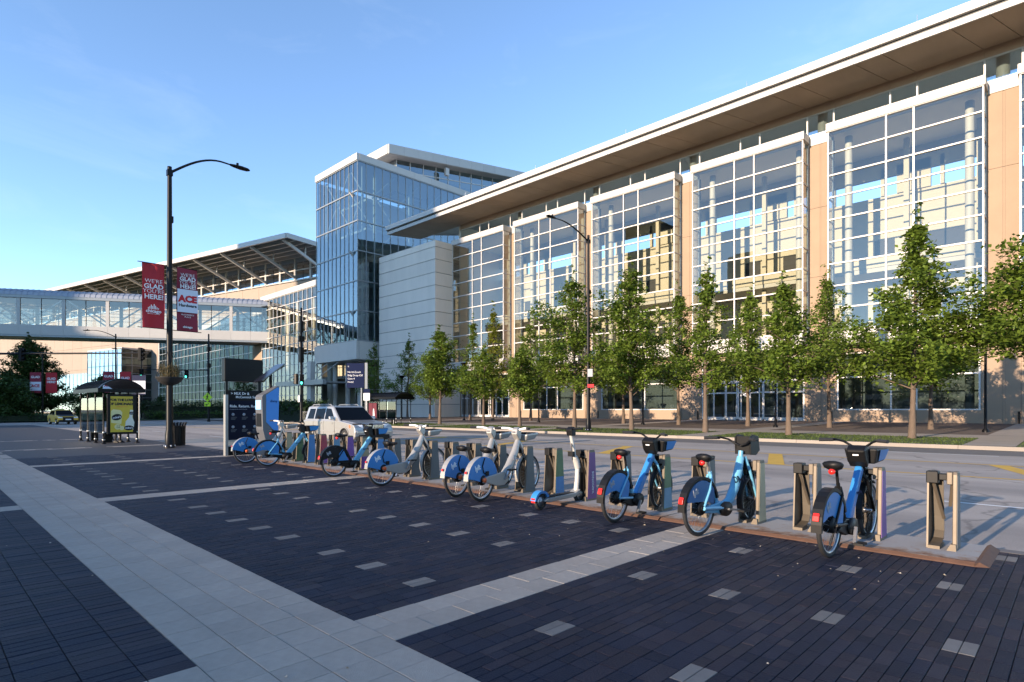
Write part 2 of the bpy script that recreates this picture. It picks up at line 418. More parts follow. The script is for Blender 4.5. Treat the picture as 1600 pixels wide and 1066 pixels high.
# kerb, road
b = MB()
b.box(-75, 60, 8.3, 8.48, -.3, -.002)
struct(b.build('kerb', mat('dark_kerb', (.13,.12,.115), .9, var=.15, vs=2)))
def road_mat():
    m = mat('road_asphalt', (.2,.19,.185), .88, bump=.35, bs=120); t = m.node_tree; p = t.nodes['Principled BSDF']
    tc = t.nodes.new('ShaderNodeTexCoord')
    n1 = t.nodes.new('ShaderNodeTexNoise'); n1.inputs['Scale'].default_value = 1.0; n1.inputs['Detail'].default_value = 5
    mp = t.nodes.new('ShaderNodeMapping'); mp.inputs['Scale'].default_value = (.035, .55, 1); t.links.new(tc.outputs['Object'], mp.inputs[0]); t.links.new(mp.outputs[0], n1.inputs[0])
    n2 = t.nodes.new('ShaderNodeTexNoise'); n2.inputs['Scale'].default_value = 55; n2.inputs['Detail'].default_value = 3; t.links.new(tc.outputs['Object'], n2.inputs[0])
    a = t.nodes.new('ShaderNodeMath'); a.operation = 'MULTIPLY_ADD'; a.inputs[1].default_value = .35; t.links.new(n2.outputs['Fac'], a.inputs[0]); t.links.new(n1.outputs['Fac'], a.inputs[2])
    cr = t.nodes.new('ShaderNodeValToRGB'); e = cr.color_ramp.elements; e[0].position = .42; e[0].color = (.20,.178,.162,1); e[1].position = .88; e[1].color = (.385,.34,.297,1)
    t.links.new(a.outputs[0], cr.inputs[0]); vo = t.nodes.new('ShaderNodeTexVoronoi'); vo.feature = 'DISTANCE_TO_EDGE'; vo.inputs['Scale'].default_value = .22
    n4 = t.nodes.new('ShaderNodeTexNoise'); n4.inputs['Scale'].default_value = .9; n4.inputs['Detail'].default_value = 6; t.links.new(tc.outputs['Object'], n4.inputs[0])
    va = t.nodes.new('ShaderNodeVectorMath'); va.operation = 'MULTIPLY_ADD'; va.inputs[1].default_value = (1.6,1.6,0); t.links.new(n4.outputs['Color'], va.inputs[0]); t.links.new(tc.outputs['Object'], va.inputs[2]); t.links.new(va.outputs[0], vo.inputs[0])
    ck = t.nodes.new('ShaderNodeMapRange'); ck.inputs[1].default_value = .003; ck.inputs[2].default_value = .010; ck.inputs[3].default_value = .66; ck.inputs[4].default_value = 1.0; t.links.new(vo.outputs['Distance'], ck.inputs[0])
    vs_ = t.nodes.new('ShaderNodeVectorMath'); vs_.operation = 'SCALE'; t.links.new(cr.outputs[0], vs_.inputs[0]); t.links.new(ck.outputs[0], vs_.inputs['Scale'])
    t.links.new(vs_.outputs[0], p.inputs['Base Color']); return m
M['road'] = road_mat()
rz = lambda y: -.10 + (y-8.48)/20.12*.10
sheet('road', -95, 60, 8.48, 28.6, -.10, 0, M['road'])
b = MB(); b.quad((-95,28.6,0),(-75,28.6,0),(-75,47,.05),(-95,47,.05)); b.quad((-95,-160,-.10),(-75.2,-160,-.10),(-75.2,8.48,-.10),(-95,8.48,-.10))
struct(b.build('cross_road', M['road']))
def mark(name, poly, m):
    q = MB(); q.add([(x, y, rz(y)+.005) for x, y in poly], [tuple(range(len(poly)))]); return q
o = sheet('road_edge_lane', -74, 60, 25.75, 28.59, rz(25.75)+.004, rz(28.59)+.004, mat('dark_asphalt', (.115,.108,.104), .9, var=.12, vs=.5, bump=.3, bs=120))
rm = struct(bpy.data.objects.new('road_markings', None)); C.objects.link(rm)
def marking(name, poly, m): mark(name, poly, m).build(name, m, rm)
for y0 in (17.55, 21.45): marking('yellow_line', [(-74,y0),(60,y0),(60,y0+.14),(-74,y0+.14)], M['yellow'])
for k in range(9):
    x = -8.05 - 6.12*(k-2)
    marking('yellow_hatch', [(x,21.44),(x+.46,21.44),(x+1.85,17.70),(x+1.36,17.70)], M['yellow'])
for k in range(8):
    for y0, xo in ((12.72, -1.85), (25.2, -5.6)):
        x = xo - 12.2*(k-1); marking('lane_dash', [(x-12.2,y0),(x-12.2+3.6,y0),(x-12.2+3.6,y0+.12),(x-12.2,y0+.12)], M['white_pt'])
marking('stop_line', [(-74.6,8.9),(-74.1,8.9),(-74.1,17.4),(-74.6,17.4)], M['white_pt'])
# far pavement: kerb stones, lawn, walk, planting beds, paths
fk = struct(bpy.data.objects.new('far_kerb', None)); C.objects.link(fk)
q = MB(); q.box(-1.495, 1.495, 0, .22, -.3, .15); ksm = q.mesh('kerb_stone', M['concrete'])
for k in range(45): link('kerb_stone', ksm, fk, (58-3*k, 28.6, 0))
PATHS = [9.8, -2.6, -14.9, -27.3, -39.6, -52]
sheet('lawn', -73, 60, 28.82, 34.3, gz(28.82), gz(34.3), M['grass'])
sheet('walkway', -73, 60, 34.3, 37.4, gz(34.3)+.002, gz(37.4)+.002, M['concrete'])
sheet('planting_bed', -73, 60, 37.4, 56.4, gz(37.4), gz(56.4), M['mulch'], ny=6)
sheet('forecourt', -95, -73, 28.82, 60, .12, .5, M['concrete'])
for x in PATHS:
    p_ = struct(bpy.data.objects.new('path', None)); C.objects.link(p_)
    for a in range(3):
        y0 = 28.82 + a*1.83; q = MB(); y1 = y0 + 1.81
        q.quad((x-.8,y0,gz(y0)+.006),(x+.8,y0,gz(y0)+.006),(x+.8,y1,gz(y1)+.006),(x-.8,y1,gz(y1)+.006)); q.build('slab', M['concrete'], p_)
    for a in range(10):
        y0 = 37.4 + a*1.85; y1 = y0 + 1.83; q = MB()
        q.quad((x-.8,y0,gz(y0)+.006),(x+.8,y0,gz(y0)+.006),(x+.8,y1,gz(y1)+.006),(x-.8,y1,gz(y1)+.006)); q.build('slab', M['concrete'], p_)
# grass blades on the lawn
q = MB(); rg = random.Random(8)
for k in range(26000):
    x = rg.uniform(-70, 8); y = 28.85 + rg.random()*5.4
    if any(abs(x-p_) < .85 for p_ in PATHS): continue
    h = rg.uniform(.03,.06); a = rg.random()*6.28; w = rg.uniform(.02,.035); z = gz(y)
    dx, dy = math.cos(a)*w, math.sin(a)*w; lx, ly = rg.uniform(-.04,.04), rg.uniform(-.04,.04)
    q.add([(x-dx,y-dy,z),(x+dx,y+dy,z),(x+lx,y+ly,z+h)], [(0,1,2)])
struct(q.build('lawn_grass', M['blade']), 'stuff')
# land on the far side of the cross road
sheet('far_verge', -420, -95, -160, 47, .10, .10, mat('verge_grass', (.05,.085,.02), .95, var=.3, vs=.4))
sheet('far_terrace', -420, -95, 47, 160, .12, .12, M['concrete'])

# grit and dry leaf scraps lying on the paving
q = MB(); rg = random.Random(21)
for k in range(190):
    y = 8.25 - abs(rg.gauss(0, 1.6)) if k % 3 else rg.uniform(.2, 8.2); x = rg.uniform(-14, 1.5); s_ = rg.uniform(.003, .011)*(1.7 if k % 11 == 0 else 1)
    if y < .1: continue
    a = rg.random()*6.28; c_, d_ = math.cos(a)*s_, math.sin(a)*s_
    q.add([(x+c_,y+d_,.0005),(x-d_,y+c_,.0005),(x-c_,y-d_,.0005),(x+d_*.3,y-c_*.3,s_*.8)], [(0,1,3),(1,2,3),(2,0,3)])
struct(q.build('grit', mat('pale_grit', (.34,.30,.24), .9, isl=.5)), 'stuff')
# ================================================================ main convention hall (long glass bays under a deep eave)
_pn = {}
rpn = random.Random(77)
def pane(w, h, m, parent, c, axis='y', th=.02):
    """one sheet of glass w wide, h high, centred on c; axis = the direction it faces"""
    k = (round(w,3), round(h,3), m.name, axis)
    if k not in _pn:
        q = MB()
        if axis == 'y': q.box(-w/2, w/2, -th/2, th/2, -h/2, h/2)
        else: q.box(-th/2, th/2, -w/2, w/2, -h/2, h/2)
        # a pane reflects once: keep only the outer face
        _pn[k] = MB()
        if axis == 'y': _pn[k].quad((-w/2,0,-h/2),(w/2,0,-h/2),(w/2,0,h/2),(-w/2,0,h/2))
        else: _pn[k].quad((0,-w/2,-h/2),(0,w/2,-h/2),(0,w/2,h/2),(0,-w/2,h/2))
        _pn[k] = _pn[k].mesh('pane', m)
    a, b_ = rpn.gauss(0,.0022), rpn.gauss(0,.0022)
    return link('pane', _pn[k], parent, c, (a, 0, b_) if axis == 'y' else (0, a, b_))
HB = (-30, 56, .5)
hall = thing('convention_hall', 'long peach convention hall with tall white-framed glass bays under a deep brown eave', 'building', HB, world=True)
def hpart(nm, mb, m, bev=0): return mb.build(nm, m, hall, bev)
YF, YW = 54.6, 56.0
COL = [0, 4.25, 6.10, 10.35]
ROWS = [8.25 + 1.883*i for i in range(10)]          # 8.25 .. 25.2
for k in range(-1, 5):
    xr = -5.2 - 12.4*k; xl = xr - 10.35
    # bay frame (part) with panes (sub-parts)
    f = MB()
    for z in ROWS: f.box(xl-.06, xr+.06, YF-.11, YF+.05, z-.055, z+.055)
    for cx in COL[1:3]: f.box(xl+cx-.06, xl+cx+.06, YF-.07, YF+.06, 8.2, 25.2)
    f.box(xl-.05, xl+.05, YF-.05, YF+.07, 8.2, 25.2); f.box(xr-.05, xr+.05, YF-.05, YF+.07, 8.2, 25.2)
    for sx in (xl, xr):
        for z in ROWS: f.box(sx-.05, sx+.05, YF+.05, YW, z-.045, z+.045)
        f.box(sx-.06, sx+.06, YW-.16, YW-.002, 8.2, 25.2)
    bay = f.build('glass_bay', M['mullion'], hall)
    for i in range(9):
        zc = (ROWS[i]+ROWS[i+1])/2
        for j in range(3):
            w = COL[j+1]-COL[j]; link_p = pane(w-.1, 1.78, M['glass'], bay, (xl+(COL[j]+COL[j+1])/2, YF, zc))
        for sx in (xl, xr): pane(1.22, 1.78, M['glass_dk'], bay, (sx, (YF+YW)/2, zc), 'x')
    # head and sill fascias
    q = MB()
    for j in range(3): q.box(xl+COL[j]-(.14 if j==0 else -.012), xl+COL[j+1]+(.14 if j==2 else -.012), YF-.2, YF+.05, 25.2, 25.88)
    q.box(xr+.0, xr+.14, YF+.06, YW+.05, 25.2, 25.88); q.box(xl-.14, xl, YF+.06, YW+.05, 25.2, 25.88)
    q.box(xl, xr, YF+.05, YW, 25.6, 25.86)
    hpart('bay_fascia', q, M['white'])
    q = MB()
    for j in range(3): q.box(xl+COL[j]-(.1 if j==0 else -.012), xl+COL[j+1]+(.1 if j==2 else -.012), YF-.16, YF+.05, 7.22, 8.2)
    q.box(xr, xr+.1, YF+.06, YW-.01, 7.22, 8.2); q.box(xl-.1, xl, YF+.06, YW-.01, 7.22, 8.2)
    hpart('bay_sill', q, M['white'])
    q = MB(); q.box(xl-.05, xr+.05, YF-.1, YW+.4, 7.0, 7.2); hpart('bay_underside', q, M['white'])
    # interior columns
    for cx in (xl+.95, xr-1.05):
        q = MB(); q.lathe([(.30,.5),(.30,25.3)], 14, M=T(cx, 57.0, 0)); hpart('column', q, M['cream_col'])
    # ground floor
    dz = .5
    q = MB(); q.box(xl-.02, xr+.02, YW-.06, YW+.3, 6.42, 7.0); hpart('lintel', q, M['peach'])
    gl = [xl+.35, xl+COL[1]+.05, xl+COL[2]-.05, xr-.35]
    door = k in (1, 4)
    z0 = .62 if door else 1.6
    w_ = MB()
    w_.box(gl[0]-.08, gl[3]+.08, YW-.02, YW+.12, 6.3, 6.42); w_.box(gl[0]-.08, gl[3]+.08, YW-.02, YW+.12, 4.25, 4.37); w_.box(gl[0]-.08, gl[3]+.08, YW-.06, YW+.12, z0-.1, z0)
    for g in gl: w_.box(g-.06, g+.06, YW-.03, YW+.1, z0, 6.3)
    win = w_.build('ground_window', M['mullion'], hall)
    for j in range(3):
        w = gl[j+1]-gl[j]
        pane(w-.12, 1.9, M['glass_dk'], win, ((gl[j]+gl[j+1])/2, YW+.04, 5.33))
        if not door: pane(w-.12, 4.25-z0, M['glass_dk'], win, ((gl[j]+gl[j+1])/2, YW+.04, (4.25+z0)/2))
    if door:
        n = 8; wd = (gl[3]-gl[0])/n
        for d in range(n):
            x0 = gl[0]+d*wd; x1 = x0+wd; q = MB()
            fw = .13 if d in (2,3,5,6) else .07
            q.box(x0+.01, x0+fw, YW-.06, YW+.02, .52, 4.24); q.box(x1-fw, x1-.01, YW-.06, YW+.02, .52, 4.24)
            q.box(x0+fw, x1-fw, YW-.055, YW+.015, .52, .82); q.box(x0+fw, x1-fw, YW-.055, YW+.015, 3.1, 3.24); q.box(x0+fw, x1-fw, YW-.055, YW+.015, 4.1, 4.24)
            dr = q.build('door', M['mullion'], hall)
            pane(wd-2*fw, 2.26, M['glass_dk'], dr, ((x0+x1)/2, YW-.02, 1.96)); pane(wd-2*fw, .84, M['glass_dk'], dr, ((x0+x1)/2, YW-.02, 3.67))
            if d in (2,5):
                h_ = MB(); h_.tube([(x1-fw-.03,YW-.1,1.2),(x1-fw-.03,YW-.1,1.9)], .02, 6); h_.build('handle', M['steel'], dr)
        if k == 1: lettering('<', 1.1, M['txt'], hall, ((gl[0]+gl[3])/2-.4, YW-.07, 2.9), (R(90),0,0), bold=.01)
        if k == 4: lettering('<', 1.1, M['txt'], hall, (gl[3]-1.4, YW-.07, 2.9), (R(90),0,0), bold=.01)
    else:
        for j in range(3):
            q = MB(); q.box(gl[j]-(.37 if j==0 else -.008), gl[j+1]+(.37 if j==2 else -.008), YW-.10, YW+.3, .3, 1.5); hpart('base_panel', q, M['peach'])
    for x0, x1 in ((xl-.02, gl[0]-.09), (gl[3]+.09, xr+.02)):
        q = MB(); q.box(x0, x1, YW-.04, YW+.3, 1.5 if not door else .3, 6.42); hpart('jamb_panel', q, M['peach'])
    # pier between this bay and the next one on the left: stacked precast panels
    pl, pr = xl-2.05, xl
    if k < 4:
        for z0_, z1_ in ((.3,7.2),(7.2,13.3),(13.3,19.4),(19.4,25.0)):
            for a, c_ in ((pl+.03, pl+.98), (pl+1.13, pr-.03)):
                q = MB(); q.box(a, c_, YW, YW+.3, z0_+.012, z1_-.012); hpart('pier_panel', q, M['peach'])
            q = MB(); q.box(pl+.99, pl+1.12, YW+.015, YW+.3, z0_+.012, z1_-.012); hpart('pier_rib', q, M['peach'])
        q = MB(); q.box(pl-.02, pr+.02, YW+.06, YW+.3, .3, 25.0); hpart('pier_core', q, M['frame_dk'])
        q = MB(); q.box(pl+.15, pr-.15, YW-.07, YW+.3, 25.0, 25.88); hpart('pier_cap', q, M['white'])
        q = MB(); q.lathe([(.42,25.9),(.42,28.4)], 14, M=T((pl+pr)/2-.1, 57.0, 0)); hpart('column', q, M['cream_col'])
        q = MB(); q.tube([(pl+1.9, YW-.09, .5),(pl+1.9,YW-.09,1.4)], .05, 8); hpart('downpipe', q, M['black'])
# clerestory strip over the whole front
XL, XR = -65.15, 7.4
lines = []
for k in range(-1, 5):
    xr = -5.2 - 12.4*k; xl = xr - 10.35
    lines += [xl+.05, xl+COL[1], xl+COL[2], xr-.05]
lines = sorted(lines)
f = MB()
f.box(XL, XR, YW-.06, YW+.1, 27.62, 27.74); f.box(XL, XR, YW-.05, YW+.1, 25.88, 25.98)
for x in lines: f.box(x-.06, x+.06, YW-.07, YW+.1, 25.9, 27.62)
cl = f.build('clerestory', M['mullion'], hall)
for a, c_ in zip(lines[:-1], lines[1:]): pane(c_-a-.1, 1.66, M['glass_cl'], cl, ((a+c_)/2, YW+.02, 26.8))
for a, c_ in zip(lines[:-1], lines[1:]):
    q = MB(); q.box(a+.008, c_-.008, YW-.03, YW+.2, 27.75, 28.5); hpart('frieze_panel', q, M['peach_dk'])
# eave: soffit panels, two stepped fascias, roof deck
EY, EZ, IY, IZ = 51.0, 28.36, 56.2, 28.47
SK = 1.45
XE = -75.0
edges = sorted([x for x in lines] + [12, 16.5] + [-69.4, XE])
for a, c_ in zip(edges[:-1], edges[1:]):
    q = MB(); g = .025
    q.hexa([(a+g-SK,EY+.05,EZ),(c_-g-SK,EY+.05,EZ),(c_-g,IY,IZ),(a+g,IY,IZ),(a+g-SK,EY+.05,EZ+.1),(c_-g-SK,EY+.05,EZ+.1),(c_-g,IY,IZ+.1),(a+g,IY,IZ+.1)])
    hpart('soffit_panel', q, M['soffit'])
q = MB(); q.hexa([(XE-SK,EY+.1,EZ+.14),(16.5-SK,EY+.1,EZ+.14),(16.5,66,30.7),(XE+2.4,66,30.7),(XE-SK,EY+.1,EZ+1.05),(16.5-SK,EY+.1,EZ+1.05),(16.5,66,31.6),(XE+2.4,66,31.6)])
hpart('roof', q, M['white'])
xs = sorted([x for x in lines if True] + [16.5, 12, -69.4, XE])
for a, c_ in zip(xs[:-1], xs[1:]):
    q = MB(); q.box(a+.012-SK, c_-.012-SK, EY-.06, EY+.09, EZ-.06, EZ+.38); hpart('lower_fascia', q, M['white'])
    q = MB(); q.box(a+.012-SK, c_-.012-SK, EY-.36, EY+.06, EZ+.55, EZ+1.18); hpart('upper_fascia', q, M['white'])
q = MB(); q.box(XE-SK, 16.5-SK, EY-.02, EY+.07, EZ+.38, EZ+.55); hpart('fascia_gap', q, M['frame_dk'])
q = MB(); q.hexa([(XE-SK-.05,EY+.1,EZ),(XE-SK-.01,EY+.1,EZ),(XE+2.39,66,30.6),(XE+2.35,66,30.6),(XE-SK-.05,EY+.1,EZ+1.1),(XE-SK-.01,EY+.1,EZ+1.1),(XE+2.39,66,31.7),(XE+2.35,66,31.7)]); hpart('end_fascia', q, M['white'])
for x in (-8.6, -21, -33.4, -45.8, -58.2):
    q = MB(); q.tube([(x,EY-.1,EZ+1.15),(x,EY-.1,EZ+1.8)], .02, 5); hpart('lightning_rod', q, M['steel'])
# interior: upper hall with a rear wall, clerestory openings to the sky behind, floors
q = MB()
q.box(XL, XR, 56.4, 66, 7.7, 8.1); q.box(XL, XR, 60.5, 66, 13.9, 14.3)
hpart('floor_slab', q, M['int_grey'])
q = MB(); q.box(XL, XR, 64.2, 64.5, 8.1, 21.7); hpart('rear_wall', q, M['cream'])
q = MB()
for k in range(-1, 5):
    xr = -5.2 - 12.4*k
    for dx, w in ((0,1.2),(-3.6,.3),(-4.6,2.6),(-8.2,.3)): q.box(xr-dx*-1-w, xr+dx, 64.0, 64.4, 21.7, 24.3)
q.box(XL, XR, 64.0, 64.4, 23.4, 25.6)
hpart('rear_clerestory', q, M['cream'])
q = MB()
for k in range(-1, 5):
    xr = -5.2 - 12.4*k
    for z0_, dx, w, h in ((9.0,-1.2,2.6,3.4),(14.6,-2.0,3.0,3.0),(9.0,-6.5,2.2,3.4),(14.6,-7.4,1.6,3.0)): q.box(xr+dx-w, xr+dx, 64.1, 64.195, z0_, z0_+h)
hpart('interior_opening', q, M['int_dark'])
q = MB(); q.box(XL, XR, 56.4, 66, 25.6, 25.8); hpart('ceiling', q, mat('white_ceiling', (.82,.81,.77), .8))
q = MB()
for k in range(-1, 5):
    xr = -5.2 - 12.4*k
    q.box(xr-10.2, xr-.2, 60.4, 60.5, 14.3, 15.3)
    q.box(xr-1.1, xr-.7, 61.5, 61.9, 8.1, 25.6); q.box(xr-6.2, xr-5.8, 61.5, 61.9, 8.1, 25.6)
hpart('interior_balustrade', q, M['cream'])
q = MB(); q.box(XL, XR, 62, 62.2, .3, 7.7); q.box(XL, XR, 56.4, 62, .2, .5); hpart('ground_floor_room', q, M['int_grey'])
q = MB(); q.box(XL, XR, 64.6, 66, .3, 7.7); q.box(XR, XR+.3, 56.3, 66, .3, 28.4); q.box(XL-.3, XL, 56.0, 66, .3, 28.4); hpart('side_wall', q, M['stone'])

# ================================================================ grey stone block at the end of the hall
blk = thing('stone_block', 'windowless grey stone block with horizontal joints at the end of the glass bays', 'building', (-72, 52, .5), world=True)
zs = [.3, 2.3, 4.15, 6.0, 7.88, 9.74, 11.6, 13.47, 15.36, 17.2, 19.1, 20.9, 22.75, 24.5, 25.42]
for a, c_ in zip(zs[:-1], zs[1:]):
    q = MB(); q.box(-79.3, -65.18, 51.4, 64, a+.035, c_-.035); q.build('stone_course', M['stone'], blk)
q = MB(); q.box(-79.2, -65.3, 51.52, 63.9, .3, 25.36); q.build('core', mat('joint_shadow', (.12,.115,.11), .9), blk)
q = MB(); q.box(-66.1, -65.17, 51.33, 51.395, .5, 3.0); q.build('door', M['stone'], blk)
# ================================================================ glass tower
TX0, TX1, TY0, TY1 = -94.0, -80.8, 48.5, 80.0
tow = thing('glass_tower', 'tall blue glass tower with white cap and white box base', 'building', (-87, 50, .5), world=True)
TR = [12.35 + 4.665*i for i in range(7)]      # to 40.34
f = MB()
for z in TR: f.box(TX0-.05, TX1+.05, TY0-.12, TY0+.05, z-.09, z+.09); f.box(TX1-.05, TX1+.12, TY0, TY1, z-.09, z+.09)
nc = 10; cw = (TX1-TX0)/nc
for i in range(nc+1): f.box(TX0+i*cw-.04, TX0+i*cw+.04, TY0-.09, TY0+.04, 12.3, 40.34)
ns = 21; sw = (TY1-TY0)/ns
for i in range(1, ns+1): f.box(TX1-.04, TX1+.09, TY0+i*sw-.04, TY0+i*sw+.04, 12.3, 40.34)
fr = f.build('curtain_frame', M['frame_grey'], tow)
for i in range(6):
    zc = (TR[i]+TR[i+1])/2
    for j in range(nc): pane(cw-.07, 4.5, M['glass_blue'], fr, (TX0+(j+.5)*cw, TY0-.01, zc))
    for j in range(ns): pane(sw-.07, 4.5, M['glass_blue'], fr, (TX1+.01, TY0+(j+.5)*sw, zc), 'x')
for j in range(4):
    q = MB(); a = TX0-.15+j*3.375; q.box(a+.01, a+3.365, TY0-.25, TY0+.2, 40.4, 41.45); q.build('cap_panel', M['white'], tow)
for j in range(9):
    q = MB(); a = TY0+.22+j*3.5; q.box(TX1-.2, TX1+.2, a+.01, a+3.49, 40.4, 41.45); q.build('cap_panel', M['white'], tow)
q = MB(); q.box(TX0, TX1-.2, TY0+.2, TY1, 40.9, 41.2); q.build('roof', M['white'], tow)
for j in range(5):
    q = MB(); a = TX0-.2+j*2.72; q.box(a+.012, a+2.708, TY0-.35, TY0+.1, 9.4, 12.2); q.build('base_panel', M['white'], tow)
for j in range(6):
    q = MB(); a = TY0+.12+j*2.4; q.box(TX1-.1, TX1+.3, a+.012, a+2.388, 9.4, 12.2); q.build('base_panel', M['white'], tow)
q = MB(); q.box(TX0, TX1-.1, TY0+.1, 64, 9.35, 9.6); q.build('base_underside', M['white'], tow)
q = MB()
for z in TR[1:-1]: q.box(TX0+2.5, TX1-2.5, TY0+3, TY1, z-.25, z+.1)
q.build('floor_slab', M['int_grey'], tow)
q = MB()
for i in range(6):
    for s_ in range(3):
        a, c_ = TX0+.8+s_*4, TX0+4.4+s_*4
        if (i+s_) % 2: a, c_ = c_, a
        q.bar((a, TY0+1.4, TR[i]+.2), (c_, TY0+1.4, TR[i+1]-.1), .2)
    for y in (52, 57, 62, 67, 72):
        q.bar((TX1-1.5, y, TR[i]), (TX1-1.5, y+(4.5 if i % 2 else -4.0), TR[i+1]), .22)
for x in (TX0+.8, TX0+4.6, TX0+8.6, TX1-.9): q.box(x-.13, x+.13, TY0+1.25, TY0+1.5, 12.3, 40.3)
q.build('bracing', M['white'], tow)
q = MB()
for y in (53, 60, 67): q.lathe([(.35,9.6),(.35,40.2)], 12, M=T(TX1-2.2, y, 0))
q.build('column', M['cream_col'], tow)
q = MB(); q.box(TX0+.2, TX1-3.5, 66, 66.3, 9.5, 40.2); q.box(TX0-.02, TX0+.02, TY0+.2, TY1, 12.3, 40.3); q.build('core_wall', mat('tower_core', (.22,.27,.32), .8), tow)
for x in (-88.4, -84.6, -92.6):
    q = MB(); q.lathe([(.42,.3),(.42,9.4)], 14, M=T(x, 51.2, 0)); q.build('support_column', M['white'], tow)
# entrance recess under the tower
f = MB()
for x in range(0, 7): f.box(TX0+x*2.2-.05, TX0+x*2.2+.05, 55.9, 56.1, .3, 9.4)
for z in (2.6, 5.0, 7.4): f.box(TX0, TX1, 55.88, 56.1, z-.05, z+.05)
fr = f.build('lobby_frame', M['mullion'], tow)
for i, (z0_, z1_) in enumerate(((.4,2.55),(2.65,4.95),(5.05,7.35),(7.45,9.35))):
    for j in range(6): pane(2.1, z1_-z0_, M['glass_dk'], fr, (TX0+(j+.5)*2.2, 56.0, (z0_+z1_)/2))
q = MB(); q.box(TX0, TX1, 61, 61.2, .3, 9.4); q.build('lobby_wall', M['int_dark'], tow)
# street canopy hung from the tower base
can = thing('entrance_canopy', 'pale steel entrance canopy hung on rods below the white box', 'canopy', (-92, 46.5, .5), world=True)
q = MB(); q.box(-101.5, -84.5, 44.6, 45.2, 5.5, 6.3); q.box(-101.5, -84.5, 45.2, 49.4, 5.8, 6.0); q.build('beam', M['frame_grey'], can)
q = MB()
for x in (-98, -94.5, -91, -87.5): q.tube([(x,44.9,6.3),(x+.7,49.0,9.6)], .07, 6)
q.build('hanger_rod', M['white'], can)
q = MB(); q.box(-91.3, -90.1, 45.4, 46.2, .3, 9.4); q.build('post', M['white'], can)
# ================================================================ upper pavilion behind the tower
pav = thing('rooftop_pavilion', 'white flat-roofed pavilion rising behind the blue glass tower', 'building', (-86.4, 60, 41), world=True)
RS = (53.0-47.8)/(93.9-58)
zt = lambda y: 47.8 + (y-58)*RS
n = 12
for i in range(n):
    a = 58+i*3.2; c_ = a+3.2; q = MB(); g = .012
    q.hexa([(-86.7,a+g,zt(a)-1.6),(-86.4,a+g,zt(a)-1.6),(-86.4,c_-g,zt(c_)-1.6),(-86.7,c_-g,zt(c_)-1.6),(-86.7,a+g,zt(a)),(-86.4,a+g,zt(a)),(-86.4,c_-g,zt(c_)),(-86.7,c_-g,zt(c_))])
    q.build('fascia_panel', M['white'], pav)
for i in range(5):
    q = MB(); a = -86.72-(i+1)*2.4; q.box(a+.01, a+2.39, 57.9, 58.2, 46.2, 47.8); q.build('fascia_panel', M['white'], pav)
q = MB(); q.hexa([(-98.7,58.1,46.15),(-86.6,58.1,46.15),(-86.6,96.4,zt(96.4)-1.65),(-98.7,96.4,zt(96.4)-1.65),(-98.7,58.1,46.6),(-86.6,58.1,46.6),(-86.6,96.4,zt(96.4)-1.2),(-98.7,96.4,zt(96.4)-1.2)])
q.build('roof', mat('pavilion_soffit', (.45,.44,.43), .7), pav)
f = MB()
for i in range(12): y = 61+i*3; f.box(-88.66, -88.5, y-.06, y+.06, 40.5, zt(y)-1.6)
for dz in (3.2, 5.2): f.hexa([(-88.64,61,41.0+dz-1.7),(-88.5,61,41.0+dz-1.7),(-88.5,94,41.0+dz+3.1),(-88.64,94,41.0+dz+3.1),(-88.64,61,41.15+dz-1.7),(-88.5,61,41.15+dz-1.7),(-88.5,94,41.15+dz+3.1),(-88.64,94,41.15+dz+3.1)])
fr = f.build('window_frame', M['mullion'], pav)
for i in range(11):
    y = 61+i*3; a = zt(y)-1.7; q = MB(); q.quad((-88.58,y+.07,40.5),(-88.58,y+2.93,40.5),(-88.58,y+2.93,zt(y+3)-1.7),(-88.58,y+.07,a)); q.build('pane', M['glass_blue'], fr)
q = MB(); q.box(-92, -91.8, 61, 95, 40.5, 47.5); q.box(-98.5, -88.7, 60.8, 61, 40.5, 46.5); q.build('wall', M['frame_grey'], pav)
q = MB(); q.box(-87.3, -86.75, 71, 71.8, 46.2, 47.6); q.build('flood_lamp', M['white'], pav)
# ================================================================ low glass atrium beside the tower
def curtain(root, nm, x0, x1, y, z0, z1, cols, rows, gm, fm, th=.05):
    """curtain wall facing -y: one frame part, every pane a sub-part"""
    f = MB(); cw = (x1-x0)/cols; rh = (z1-z0)/rows
    for i in range(cols+1): f.box(x0+i*cw-th, x0+i*cw+th, y-.1, y+.05, z0, z1)
    for j in range(rows+1): f.box(x0, x1, y-.12, y+.05, z0+j*rh-th, z0+j*rh+th)
    fr = f.build(nm, fm, root)
    for i in range(cols):
        for j in range(rows): pane(cw-2*th, rh-2*th, gm, fr, (x0+(i+.5)*cw, y, z0+(j+.5)*rh))
    return fr
atr = thing('glass_atrium', 'low clear glass atrium with white top edge between skybridge and tower', 'building', (-106, 50, .5), world=True)
curtain(atr, 'curtain_frame', -118.7, -94.1, 49.5, .4, 23.2, 14, 12, M['glass'], M['mullion'])
for j in range(6):
    q = MB(); a = -118.9+j*4.13; q.box(a+.01, a+4.12, 49.2, 49.8, 23.25, 24.2); q.build('cap_panel', M['white'], atr)
q = MB(); q.box(-118.8, -94.1, 49.8, 66, 23.3, 23.6); q.build('roof', M['white'], atr)
for x in (-115, -110.4, -104, -98):
    q = MB(); q.lathe([(.55,.3),(.55,23.2)], 14, M=T(x, 53.2, 0)); q.build('column', M['cream_col'], atr)
q = MB(); q.box(-118.6, -94.2, 55, 65, 14.4, 15.0); q.box(-118.6, -94.2, 55, 65, 7.2, 7.7); q.build('floor_slab', M['int_grey'], atr)
q = MB(); q.box(-118.6, -94.2, 65, 65.3, .3, 23.2); q.build('rear_wall', M['cream'], atr)
q = MB(); q.box(-118.85, -118.75, 49.6, 65, .3, 23.2); q.build('end_frame', M['frame_grey'], atr)
